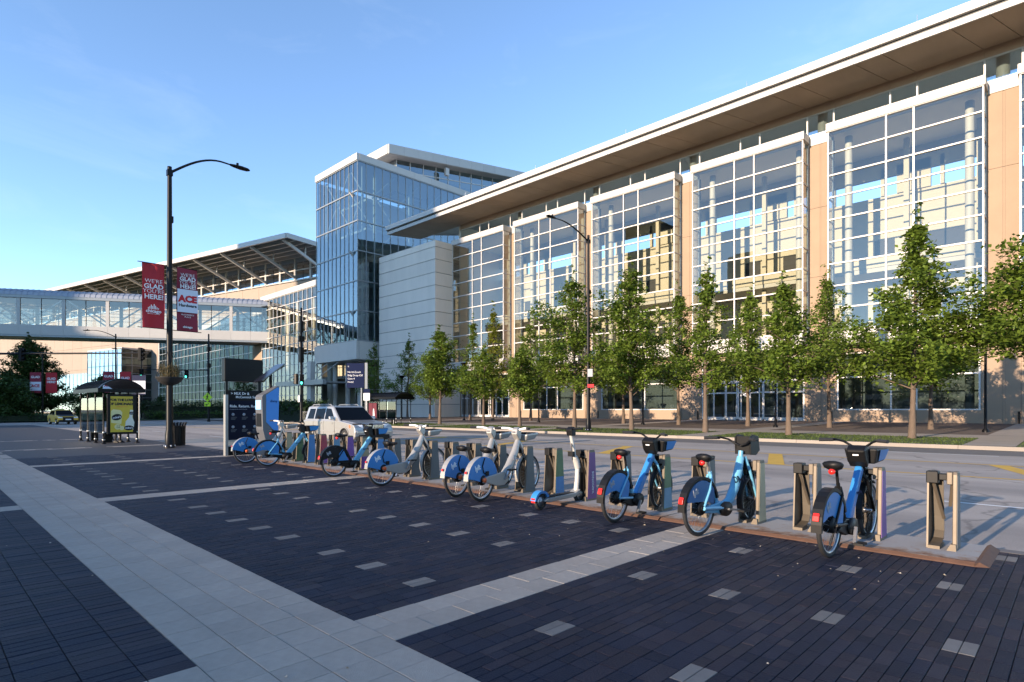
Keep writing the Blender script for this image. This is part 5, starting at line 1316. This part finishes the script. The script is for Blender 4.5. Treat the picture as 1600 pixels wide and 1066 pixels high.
put(bike_silver('farthest silver bicycle in front of the map panel'), -17.25, 6.72, dk(23)-.04)
# kick scooter
sc = thing('kick_scooter', 'white-stemmed kick scooter with blue rear fender in the purple dock', 'scooter', (-6.02,6.80,0), math.atan2(.0,1.0))
def small_wheel(y, r=.125):
    Mx = T(0,y,r) @ Matrix.Rotation(R(90),4,'Y'); q = MB(); q.lathe([(r-.04,-.025),(r-.01,-.03),(r,-.012),(r,.012),(r-.01,.03),(r-.04,.025)], 22, M=Mx); w = q.build('wheel', M['black_rub'], sc)
    q = MB(); q.lathe([(0,-.03),(.03,-.03),(.04,-.015),(r-.042,-.02),(r-.042,.02),(.04,.015),(.03,.03),(0,.03)], 16, M=Mx); q.build('rim', M['steel'], w)
small_wheel(0); small_wheel(.98)
q = MB(); q.prism([(.02,.13),(.10,.17),(.80,.19),(.92,.24),(.92,.17),(.78,.12),(.14,.10)], -.075, .075, AX); q.build('deck', M['silver'], sc, .012)
q = MB(); q.box(-.06,.06,.16,.78,.19,.196); q.build('deck_mat', M['black_rub'], sc)
fender(sc, 'rear_fender', 0, .132, .17, 25, 172, .055, M['blue'], z=.125)
q = MB(); q.box(-.04,.04,-.165,-.15,.12,.19); q.build('tail_light', M['red'], sc)
q = MB(); q.tube([(0,.90,.20),(0,.93,.40),(0,.94,.60)], [.045,.042,.04], 12); q.tube([(0,.94,.58),(0,.90,.70),(0,.86,.76)], [.05,.055,.05], 12); q.tube([(0,.86,.74),(0,.80,1.0),(0,.76,1.14)], [.034,.03,.03], 12); q.build('stem', mat('pale_scooter_paint', (.45,.44,.41), .4, var=.06, vs=9), sc)
q = MB(); q.tube([(.04,.96,.70),(.03,.93,.35),(.03,.95,.2)], .008, 5); q.box(-.05,.05,.95,1.02,.2,.5); q.build('fork', M['black_pl'], sc)
q = MB(); q.prism([(.72,1.12),(.70,1.22),(.76,1.27),(.82,1.25),(.82,1.12)], -.06, .06, AX); hd = q.build('control_head', M['black_pl'], sc, .012)
q = MB(); q.tube([(-.27,.72,1.24),(0,.76,1.23),(.27,.72,1.24)], .016, 8); q.tube([(.0,.78,1.0),(.06,.72,.84),(.05,.74,.72)], .009, 5); q.box(-.05,.05,.74,.80,.78,.86); q.build('handlebar', M['black_pl'], sc)
# ================================================================ station kiosk and map panel
ki = thing('station_kiosk', 'grey and blue station kiosk with a tilted solar panel on a mast', 'kiosk', (-19.1,8.0,0), R(0))
q = MB(); q.prism([(-.16,0),(.36,0),(.42,2.30),(.36,2.32),(.06,2.12),(-.12,2.02),(-.16,1.95),(-.13,.9),(-.03,.5),(-.16,.35)], -.26, .26, AX); q.build('body', M['kiosk_grey'], ki, .015)
q = MB(); q.prism([(-.02,1.15),(.365,.72),(.405,2.26),(.35,2.27),(-.02,2.02)], .262, .272, AX); q.build('blue_panel', M['kiosk_blue'], ki)
q = MB(); q.box(-.2,.2,-.172,-.14,1.55,1.85); q.build('screen', mat('kiosk_screen', (.25,.5,.8), .2, emit=.12), ki)
q = MB(); q.box(-.18,.18,-.155,-.135,1.0,1.42); q.build('card_reader', M['black_pl'], ki)
lettering('divvy', .12, M['navy_sign'], ki, (.276,.22,1.82), RB)
q = MB(); q.tube([(-.1,.28,2.1),(-.1,.28,2.75)], .05, 10); q.build('mast', M['black'], ki)
q = MB(); q.hexa([(-.42,-.12,2.46),(.25,-.12,2.46),(.25,.62,3.04),(-.42,.62,3.04),(-.42,-.14,2.49),(.25,-.14,2.49),(.25,.60,3.07),(-.42,.60,3.07)]); sp_ = q.build('solar_panel', M['solar'], ki)
q = MB(); q.bar((-.4,-.1,2.44),(.23,.6,2.99),.05,.03); q.bar((.23,-.1,2.44),(-.4,.6,2.99),.05,.03); q.build('panel_brace', M['black'], sp_)
mp = thing('map_panel', 'tall dark station map panel reading Ride. Return. Repeat. under a black box', 'sign', (-20.6,7.35,0), 0)
q = MB(); q.box(-.16,.02,0,.09,0,2.05); q.build('edge_post', M['silver'], mp)
q = MB(); q.box(-.1,.0,.09,1.2,1.85,2.2); q.box(-.1,.0,1.17,1.24,0,2.2); q.box(-.1,0,.09,1.2,0,.3); q.build('frame', M['black'], mp)
q = MB(); q.box(-.07,.012,.09,1.17,.52,1.85); q.build('map_board', M['navy'], mp)
q = MB(); q.box(-.07,-.05,.09,1.17,.3,.52); q.build('glass_foot', M['glass_clear'], mp)
q = MB(); q.box(-.09,-.03,.03,.1,2.05,2.6); q.box(-.09,-.03,1.12,1.2,2.2,2.6); q.build('upper_post', M['black'], mp)
q = MB(); q.box(-.30,.02,-.02,1.26,2.5,3.28); q.build('top_box', M['black'], mp, .02)
lettering('> MLK Dr &', .12, M['txt'], mp, (.004,.18,2.09), RB, align='LEFT', bold=.002); lettering('McCormick Sq', .11, M['txt'], mp, (.004,.34,1.97), RB, align='LEFT', bold=.002)
lettering('Ride. Return. Repeat.', .125, M['txt'], mp, (.016,.14,1.66), RB, align='LEFT', bold=.002)
lettering('It is easy to get around the city', .045, M['txt_grey'], mp, (.016,.14,1.56), RB, align='LEFT')
for r_ in range(2):
    for c_ in range(3):
        y, z = .25+c_*.36, 1.38-r_*.42
        q = MB(); q.lathe([(.05,0),(.05,.004),(0,.005)], 12, M=T(.013,y,z) @ Matrix.Rotation(R(90),4,'Y')); q.build('icon', M['txt_grey'], mp)
        for l in range(3): q = MB(); q.box(.012,.015,y-.07,y+.13-.03*l,z-.1-.035*l,z-.085-.035*l); q.build('text_line', M['kiosk_grey'], mp)
# ================================================================ bus shelters
def shelter(label, loc, rz, L, D, ad, H=2.45):
    """long axis = local x (0 = advert end, running to -L); depth = local y"""
    t = thing('bus_shelter', label, 'bus shelter', loc, rz, 'bus shelters')
    xs = [-L*i/3 for i in range(4)]
    for x in xs:
        for y in (0, D):
            q = MB(); q.lathe([(.11,0),(.11,.03),(.05,.06),(.045,.12),(.06,.16),(.06,.20),(.04,.24),(.036,.46),(.05,.48),(.05,.54),(.034,.58),(.034,H-.40),(.05,H-.38),(.05,H-.32),(.034,H-.28),(.034,H-.1),(.07,H-.04),(.04,H+.02)], 10, M=T(x,y,0)); q.build('post', M['black'], t)
            q = MB(); q.lathe([(.062,.16),(.064,.18),(.062,.2)], 10, M=T(x,y,0)); q.lathe([(.052,.48),(.054,.51),(.052,.54)], 10, M=T(x,y,0)); q.lathe([(.05,H-.06),(.075,H-.03),(.045,H+.02)], 10, M=T(x,y,0)); q.build('post_collar', M['steel'], t)
    q = MB()
    n = 10; prof = [(-.25 + (D+.5)*i/n, H+.02 + .48*math.sin(math.pi*i/n)**.7) for i in range(n+1)]
    inner = [(y, z-.05) for y, z in reversed(prof)]
    q.prism(prof + inner, -L-.25, .25, AX); rf = q.build('roof', M['black'], t)
    for i in range(int((L+.5)/.28)):
        x = -L-.2+i*.28; q = MB()
        for (y0,z0),(y1,z1) in zip(prof[:-1], prof[1:]): q.bar((x,y0,z0+.012),(x,y1,z1+.012),.03,.035)
        q.build('roof_rib', M['black'], rf)
    q = MB(); q.box(-L-.25,.25,-.27,-.2,H-.12,H+.06); q.box(-L-.25,.25,D+.2,D+.27,H-.12,H+.06); q.box(.19,.26,-.2,D+.2,H-.12,H+.03); q.build('eave_beam', M['black'], t)
    for i in range(3):
        q = MB(); q.box(xs[i+1]+.08, xs[i]-.08, -.008, .008, .5, H-.35); q.build('glass_panel', M['glass_clear'], t)
    if ad:
        q = MB(); q.box(-.09,.09,.12,D-.04,.42,H-.2); q.build('advert_case', M['black'], t, .02)
        q = MB(); q.box(.091,.097,.24,D-.20,.52,H-.30); po = q.build('poster', M['ad_yellow'], t)
        cy_ = (.24+D-.20)/2
        lettering('FOR THE LOVE', .15, M['txt_blk'], po, (.1,cy_,1.98), RB, bold=.008, space=.92); lettering('OF LEMONADE', .155, M['txt_blk'], po, (.1,cy_,1.80), RB, bold=.008, space=.92)
        lettering('CRISP AND COLD', .055, M['orange'], po, (.1,cy_,1.68), RB)
        q = MB()   # drink can
        q.add([(.1,cy_-.42,.95),(.1,cy_-.02,.88),(.1,cy_+.02,1.42),(.1,cy_-.06,1.52),(.1,cy_-.34,1.56),(.1,cy_-.42,1.48)], [(0,1,2,3,4,5)]); q.build('printed_can', M['ad_pale'], po)
        q = MB(); q.lathe([(0,.0),(.20,.0)], 20, M=T(.103,cy_-.2,1.2) @ Matrix.Rotation(R(12),4,'X') @ Matrix.Diagonal((1,1,.72,1)) @ Matrix.Rotation(R(90),4,'Y')); q.lathe([(0,.0),(.19,.0)], 20, M=T(.103,cy_+.28,.70) @ Matrix.Diagonal((1,1,.62,1)) @ Matrix.Rotation(R(90),4,'Y')); q.lathe([(0,0),(.09,0)], 16, M=T(.104,cy_+.38,1.38) @ Matrix.Diagonal((1,1,.8,1)) @ Matrix.Rotation(R(90),4,'Y')); q.build('black_badge', M['txt_blk'], po)
        lettering("mike's", .13, M['txt'], po, (.106,cy_-.2,1.19), (R(90),R(-12),R(90)), bold=.003); lettering("mike's", .12, M['txt'], po, (.106,cy_+.28,.70), RB, bold=.003); lettering("mike's", .06, M['txt'], po, (.107,cy_+.38,1.38), RB)
        q = MB(); q.add([(.1,cy_+.12,.62),(.1,cy_+.46,.62),(.1,cy_+.50,.95),(.1,cy_+.42,1.2),(.1,cy_+.45,1.52),(.1,cy_+.33,1.54),(.1,cy_+.29,1.2),(.1,cy_+.15,1.0)], [tuple(range(8))]); q.build('printed_bottle', M['ad_white'], po)
        q = MB(); q.lathe([(0,.0),(.13,.0)], 14, M=T(.101,cy_-.16,.76) @ Matrix.Rotation(R(90),4,'Y')); q.lathe([(0,.0),(.10,.0)], 14, M=T(.1015,cy_+.0,.70) @ Matrix.Rotation(R(90),4,'Y')); q.build('printed_lemon', M['ad_pale'], po)
        lettering('IT IS', .07, M['txt_blk'], po, (.104,cy_-.14,.80), RB); lettering('TIME', .07, M['txt_blk'], po, (.104,cy_-.14,.73), RB)
    q = MB(); q.box(-L+.3,-.9,.25,.65,.42,.47); q.box(-L+.5,-L+.6,.3,.6,0,.42); q.box(-1.2,-1.1,.3,.6,0,.42); q.build('bench', M['black'], t)
    return t
sh = shelter('black bus shelter with a yellow lemonade advert on its end', (-31.6,6.05,0), R(2), 4.2, 1.32, True)
sh2 = shelter('dark bus shelter with a dark red poster on the far pavement', (-44.6,30.7,.18), R(0), 4.6, 1.6, False)
q = MB(); q.box(-4.55,-3.0,-.06,.02,.5,2.05); q.build('poster_case', M['black'], sh2)
q = MB(); q.box(-4.45,-3.1,-.068,-.061,.6,1.98); po = q.build('poster', mat('dark_red_poster', (.10,.012,.02), .5), sh2)
q = MB(); q.add([(-3.75,-.07,.7),(-3.45,-.07,.7),(-3.5,-.07,1.2),(-3.56,-.07,1.45),(-3.66,-.07,1.45),(-3.72,-.07,1.2)], [tuple(range(6))]); q.build('printed_figure', M['txt'], po)
tt = thing('timetable_stand', 'white timetable stand under the dark bus shelter', 'sign', (-45.6,31.1,.18), 0)
q = MB(); q.tube([(0,0,0),(0,0,2.0)], .035, 8); q.build('post', M['steel'], tt)
q = MB(); q.box(-.25,.25,-.06,-.03,.9,1.95); q.build('board', M['txt'], tt); q = MB(); q.box(-.2,.2,-.066,-.061,1.15,1.75); q.build('printed_table', M['ban_white'], tt)
# ================================================================ person waiting behind the advert (shoes and shins show under it)
def person(label, loc, rz):
    t = thing('person', label, 'person', loc, rz)
    J = {'pel':(0,0,.93),'bel':(0,.01,1.1),'che':(0,.0,1.32),'nec':(0,.01,1.47),'hea':(0,.02,1.56),'top':(0,.01,1.72),
         'hL':(.09,0,.90),'kL':(.10,.02,.50),'aL':(.11,-.02,.09),'tL':(.13,.16,.03),'hR':(-.09,0,.90),'kR':(-.10,.03,.50),'aR':(-.12,0,.09),'tR':(-.15,.17,.03),
         'sL':(.17,0,1.40),'eL':(.22,-.02,1.12),'wL':(.21,.1,.90),'fL':(.20,.14,.80),'sR':(-.17,0,1.40),'eR':(-.22,-.02,1.12),'wR':(-.21,.1,.90),'fR':(-.20,.14,.80)}
    rd = {'pel':.15,'bel':.135,'che':.15,'nec':.06,'hea':.085,'top':.08,'h':.09,'k':.06,'a':.042,'t':.04,'s':.065,'e':.045,'w':.033,'f':.035}
    E_ = [('pel','bel'),('bel','che'),('che','nec'),('nec','hea'),('hea','top')]
    for s_ in 'LR': E_ += [('pel','h'+s_),('h'+s_,'k'+s_),('k'+s_,'a'+s_),('a'+s_,'t'+s_),('che','s'+s_),('s'+s_,'e'+s_),('e'+s_,'w'+s_),('w'+s_,'f'+s_)]
    ks = list(J); me = bpy.data.meshes.new('body'); me.from_pydata([J[k] for k in ks], [(ks.index(a), ks.index(b_)) for a, b_ in E_], []); me.materials.append(mat('dark_clothes', (.016,.016,.02), .85))
    o = link('body', me, t); md = o.modifiers.new('skin', 'SKIN')
    for i, k in enumerate(ks): r_ = rd.get(k) or rd[k[0]]; me.skin_vertices[0].data[i].radius = (r_, r_); me.skin_vertices[0].data[i].use_root = (k == 'pel')
    o.modifiers.new('smooth', 'SUBSURF').levels = 1; o.modifiers['smooth'].render_levels = 2
    q = MB(); q.lathe([(0,.118),(.07,.10),(.098,.04),(.098,-.03),(.07,-.06)], 14, M=T(0,0,1.66)); q.build('hair', mat('dark_hair', (.02,.014,.01), .7), t)
    q = MB()
    for sx, yy in ((.125,.05),(-.14,.06)): q.hexa([(sx-.05,yy-.15,0),(sx+.05,yy-.15,0),(sx+.05,yy+.16,0),(sx-.05,yy+.16,0),(sx-.04,yy-.12,.1),(sx+.04,yy-.12,.1),(sx+.035,yy+.13,.05),(sx-.035,yy+.13,.05)])
    q.build('shoes', M['black_pl'], t, .02)
    return t
person('person in dark clothes standing behind the yellow advert, shoes showing below', (-32.35,6.75,0), R(-60))
# ================================================================ cars (local +x = front, y = width)
def car(name, label, st, L, wheels, wr, paint, glassm, loc, rz, belt, kind):
    t = thing(name, label, 'car', loc, rz)
    # stations: x, z bottom, z belt, z top, half width at belt, half width at top
    ring = []
    for (x, zb, zl, zt_, w, wt) in st:
        h = zt_-zl
        half = [(w*.90,zb),(w*.985,zb+.10),(w,zb+(zl-zb)*.55),(w*.985,zl-.03),(w*.955,zl),(wt+.02,zl+h*.9) ,(wt*.93,zt_-.012),(wt*.55,zt_+.012*(h>.2)),(0,zt_+.02*(h>.2))]
        ring.append([(x,y,z) for y, z in half] + [(x,-y,z) for y, z in reversed(half[:-1])])
    n = len(ring[0]); vs = [v for r_ in ring for v in r_]; fs = []
    for i in range(len(ring)-1):
        for j in range(n): fs.append((i*n+j, i*n+(j+1)%n, (i+1)*n+(j+1)%n, (i+1)*n+j))
    fs += [tuple(range(n-1,-1,-1)), tuple(range((len(ring)-1)*n, len(ring)*n))]
    q = MB(); q.add(vs, fs, 0, True); body = q.build('body', paint, t, .0)
    m_ = body.modifiers.new('sub', 'SUBSURF'); m_.levels = 1; m_.render_levels = 2
    for e in body.data.edges: pass
    return t, body
def wheel_car(t, x, y, r, w=.22):
    s_ = 1 if y > 0 else -1; Mx = T(x,y,r) @ Matrix.Rotation(R(90),4,'X')
    q = MB(); q.lathe([(r*.62,-w/2),(r*.9,-w/2),(r,-w/2+.03),(r,w/2-.03),(r*.9,w/2),(r*.62,w/2)], 26, M=Mx); k = q.build('wheel', M['black_rub'], t)
    q = MB(); q.lathe([(0,-w*.30),(r*.2,-w*.34),(r*.25,-w*.28),(r*.55,-w*.36),(r*.63,-w*.48),(r*.63,w*.48),(r*.55,w*.36),(r*.25,w*.28),(r*.2,w*.34),(0,w*.30)], 22, M=Mx); q.build('rim', M['silver'], k)
    q = MB()
    for a in range(5):
        c_ = a*1.2566; q.bar((x+math.cos(c_)*r*.15,y+s_*w*.40,r+math.sin(c_)*r*.15),(x+math.cos(c_)*r*.6,y+s_*w*.46,r+math.sin(c_)*r*.6),.07,.03,up=(0,1,0))
    q.build('spokes', M['chrome'], k)
def flat_poly(t, nm, pts, m, th=(0,-.012,0)):
    n = len(pts); q = MB(); p2 = [tuple(Vector(p)+Vector(th)) for p in pts]
    q.add(list(pts)+p2, [tuple(range(n)), tuple(range(2*n-1,n-1,-1))]+[(i,n+i,n+(i+1)%n,(i+1)%n) for i in range(n)]); return q.build(nm, m, t)
# silver family car: a boxy three-row body made of a lower shell, a cabin and fitted details
def suv():
    t = thing('suv', 'silver family car with dark windows parked on the street behind the docks', 'car', (-27.55,13.5+.98,-.07), 0)
    W_ = .98; P_ = M['car']
    sideL = [(0.02,.45),(0.0,.62),(.02,1.02),(.05,1.10),(3.30,1.12),(3.55,1.10),(4.45,.99),(4.70,.93),(4.80,.80),(4.84,.62),(4.82,.42),(4.70,.30),(4.42,.28)]
    def arch(cx, r, n=9): return [(cx + r*math.cos(a), .37 + r*math.sin(a)) for a in [math.pi*i/n for i in range(n+1)]]
    poly = sideL + [(4.38,.27)] + arch(3.93,.43) + [(3.46,.26),(1.48,.26)] + arch(1.02,.43) + [(.55,.27),(.12,.32)]
    Mside = Matrix(((1,0,0,0),(0,0,1,0),(0,1,0,0),(0,0,0,1)))
    q = MB(); q.prism(poly, -W_, W_, Mside); q.build('lower_body', P_, t, .05)
    # cabin: tapering greenhouse
    def cab(x0b,x0t,x1t,x1b,zb,zt_,wb,wt): return [(x0b,-wb,zb),(x1b,-wb,zb),(x1b,wb,zb),(x0b,wb,zb),(x0t,-wt,zt_),(x1t,-wt,zt_),(x1t,wt,zt_),(x0t,wt,zt_)]
    q = MB(); q.hexa(cab(.06,.22,2.62,3.48,1.08,1.76,.95,.80)); q.build('cabin', P_, t, .06)
    q = MB(); q.hexa(cab(.30,.42,2.45,2.62,1.755,1.80,.78,.70)); q.build('roof', P_, t, .02)
    q = MB()
    for y in (-.70,.70): q.tube([(.45,y,1.80),(.55,y,1.86),(2.2,y,1.86),(2.35,y,1.80)], .022, 6)
    q.build('roof_rail', M['frame_grey'], t)
    def sy(z): return .95 - (z-1.08)/(1.76-1.08)*.15 + .006
    def win(nm, pts, s_):
        flat_poly(t, nm, [(x, s_*sy(z), z) for x, z in pts], M['carglass'], (0, -s_*.02, 0))
    for s_ in (-1,1):
        win('quarter_window', [(.34,1.17),(.98,1.17),(1.02,1.66),(.47,1.66)], s_)
        win('rear_door_window', [(1.08,1.17),(1.98,1.17),(1.98,1.68),(1.12,1.66)], s_)
        win('front_door_window', [(2.06,1.17),(2.98,1.17),(2.50,1.66),(2.06,1.68)], s_)
        q = MB()
        for x in (1.03, 2.02, 3.06): q.box(x-.006,x+.006,s_*W_-.004 if s_>0 else s_*W_-.004,s_*W_+.004,.34,1.08)
        q.box(1.03,3.06,s_*W_-.004,s_*W_+.004,.33,.345); q.build('door_seam', M['black_pl'], t)
        for x in (1.75, 2.80): q = MB(); q.box(x-.11,x+.11,min(s_*W_,s_*(W_+.035)),max(s_*W_,s_*(W_+.035)),.98,1.015); q.build('door_handle', P_, t)
        q = MB(); q.box(1.06,3.04,min(s_*W_,s_*(W_+.018)),max(s_*W_,s_*(W_+.018)),.60,.66); q.build('side_moulding', P_, t)
        q = MB(); q.hexa([(2.86,s_*.99,1.14),(3.04,s_*.99,1.14),(3.06,s_*1.2,1.15),(2.90,s_*1.2,1.15),(2.86,s_*.99,1.30),(3.02,s_*.99,1.30),(3.03,s_*1.2,1.31),(2.90,s_*1.2,1.31)]); q.build('mirror', P_, t, .03)
        for cx in (1.02,3.93):
            q = MB(); pts = arch(cx,.435,14); 
            for (a0,c0),(a1,c1) in zip(pts[:-1],pts[1:]): q.bar((a0,s_*(W_+.005),c0),(a1,s_*(W_+.005),c1),.03,.055,up=(0,1,0))
            q.build('arch_trim', P_, t)
            q = MB(); q.lathe([(0,0),(.42,0)], 20, M=T(cx,s_*(W_-.26),.37) @ Matrix.Rotation(R(90),4,'X')); q.build('wheel_well', M['black_rub'], t)
    # windscreen and rear window lie on the sloped ends of the cabin
    n_ = Vector((.68,0,.86)).normalized()*.012
    flat_poly(t, 'windscreen', [Vector(p)+n_ for p in ((3.42,-.86,1.13),(3.42,.86,1.13),(2.68,.745,1.71),(2.68,-.745,1.71))], M['carglass'], -n_*1.5)
    flat_poly(t, 'rear_window', [(.055,-.80,1.2),(.055,.80,1.2),(.19,.72,1.68),(.19,-.72,1.68)], M['carglass'], (.02,0,0))
    q = MB(); q.hexa([(3.50,-.84,1.10),(4.55,-.80,.98),(4.55,.80,.98),(3.50,.84,1.10),(3.46,-.80,1.135),(4.50,-.72,1.02),(4.50,.72,1.02),(3.46,.80,1.135)]); q.build('bonnet', P_, t, .02)
    q = MB(); q.box(4.70,4.815,-.50,.50,.74,.94); gr = q.build('grille', M['black_pl'], t, .02)
    for z in (.78,.84,.90): q = MB(); q.box(4.81,4.83,-.47,.47,z-.016,z+.016); q.build('grille_bar', M['chrome'], gr)
    q = MB()
    for a, b_ in (((-.07,.79),(-.05,.91)),((.07,.79),(.05,.91)),((-.055,.85),(.055,.85))): q.bar((4.835,a[0],a[1]),(4.835,b_[0],b_[1]),.02,.012,up=(1,0,0))
    q.build('badge', M['chrome'], gr)
    for s_ in (-1,1):
        q = MB(); q.hexa([(4.40,s_*.60,.76),(4.40,s_*.985,.78),(4.74,s_*.90,.78),(4.81,s_*.55,.76),(4.36,s_*.60,.97),(4.36,s_*.985,.97),(4.66,s_*.88,.95),(4.76,s_*.55,.94)]); hl = q.build('headlight', M['lens'], t, .02)
        q = MB(); q.hexa([(4.36,s_*.93,.80),(4.36,s_*.992,.80),(4.50,s_*.975,.80),(4.50,s_*.92,.80),(4.34,s_*.93,.93),(4.34,s_*.992,.93),(4.48,s_*.975,.93),(4.48,s_*.92,.93)]); q.build('indicator', M['orange'], hl)
        q = MB(); q.lathe([(0,.0),(.07,.0),(.075,-.02)], 12, M=T(4.825,s_*.70,.47) @ Matrix.Rotation(R(90),4,'Y')); q.build('fog_lamp', M['lens'], t)
        q = MB(); q.box(-.01,.06,s_*.80-.13,s_*.80+.13,.85,1.08); q.build('tail_light', M['red'], t, .02)
        for x in (1.02,3.93): wheel_car(t, x, s_*(W_-.12), .37)
    q = MB(); q.box(4.60,4.855,-.92,.92,.52,.72); q.build('front_bumper', P_, t, .06)
    q = MB(); q.box(4.55,4.85,-.80,.80,.26,.50); q.box(-.02,.2,-.85,.85,.3,.55); q.build('lower_bumper', M['black_pl'], t, .03)
    q = MB(); q.box(4.858,4.864,-.26,.26,.54,.68); q.build('number_plate', M['txt'], t)
    return t
suv()
def taxi():
    t = thing('taxi', 'yellow and black taxi with a roof light driving through the far junction', 'car', (-83.5,11.6,-.09), R(4))
    Mside = Matrix(((1,0,0,0),(0,0,1,0),(0,1,0,0),(0,0,0,1))); W_ = .92
    def arch(cx, r, n=8): return [(cx + r*math.cos(a), .33 + r*math.sin(a)) for a in [math.pi*i/n for i in range(n+1)]]
    poly = [(0,.5),(.02,.98),(.3,1.02),(3.1,1.04),(4.2,.92),(4.5,.78),(4.52,.40),(4.35,.28)] + arch(3.7,.40) + [(3.2,.26),(1.3,.26)] + arch(.9,.40) + [(.4,.28),(.1,.34)]
    q = MB(); q.prism(poly, -W_, W_, Mside); q.build('lower_body', M['taxi'], t, .05)
    q = MB(); q.hexa([(.1,-.88,1.0),(3.2,-.88,1.0),(3.2,.88,1.0),(.1,.88,1.0),(.6,-.70,1.58),(2.35,-.70,1.58),(2.35,.70,1.58),(.6,.70,1.58)]); q.build('cabin', M['taxi'], t, .05)
    n_ = Vector((.58,0,.85)).normalized()*.012
    flat_poly(t, 'windscreen', [Vector(p)+n_ for p in ((3.12,-.80,1.06),(3.12,.80,1.06),(2.43,.66,1.53),(2.43,-.66,1.53))], M['carglass'], -n_*1.5)
    for s_ in (-1,1):
        for pts in ([(.55,1.08),(1.55,1.08),(1.55,1.50),(.80,1.50)], [(1.62,1.08),(2.80,1.08),(2.30,1.50),(1.62,1.50)]):
            flat_poly(t, 'side_window', [(x, s_*(.88-(z-1.0)/.58*.18+.006), z) for x, z in pts], M['carglass'], (0,-s_*.02,0))
        q = MB(); q.box(4.36,4.53,min(s_*.5,s_*.88),max(s_*.5,s_*.88),.70,.84); q.build('headlight', M['lens'], t, .02)
        q = MB(); q.box(2.65,2.8,min(s_*.9,s_*1.08),max(s_*.9,s_*1.08),1.05,1.18); q.build('mirror', M['black_pl'], t, .02)
        for x in (.9,3.7): wheel_car(t, x, s_*(W_-.1), .33, .2)
    q = MB(); q.hexa([(3.2,-.78,1.03),(4.3,-.72,.90),(4.3,.72,.90),(3.2,.78,1.03),(3.2,-.74,1.06),(4.26,-.68,.93),(4.26,.68,.93),(3.2,.74,1.06)]); q.build('bonnet', M['black_pl'], t)
    q = MB(); q.box(4.40,4.55,-.48,.48,.44,.82); q.box(4.36,4.56,-.86,.86,.28,.5); q.build('grille', M['black_pl'], t, .02)
    q = MB(); q.box(1.2,1.45,-.35,.35,1.585,1.72); q.build('roof_light', M['ad_pale'], t, .02)
    q = MB(); q.box(4.562,4.57,-.25,.25,.5,.62); q.build('number_plate', M['txt'], t)
    return t
taxi()
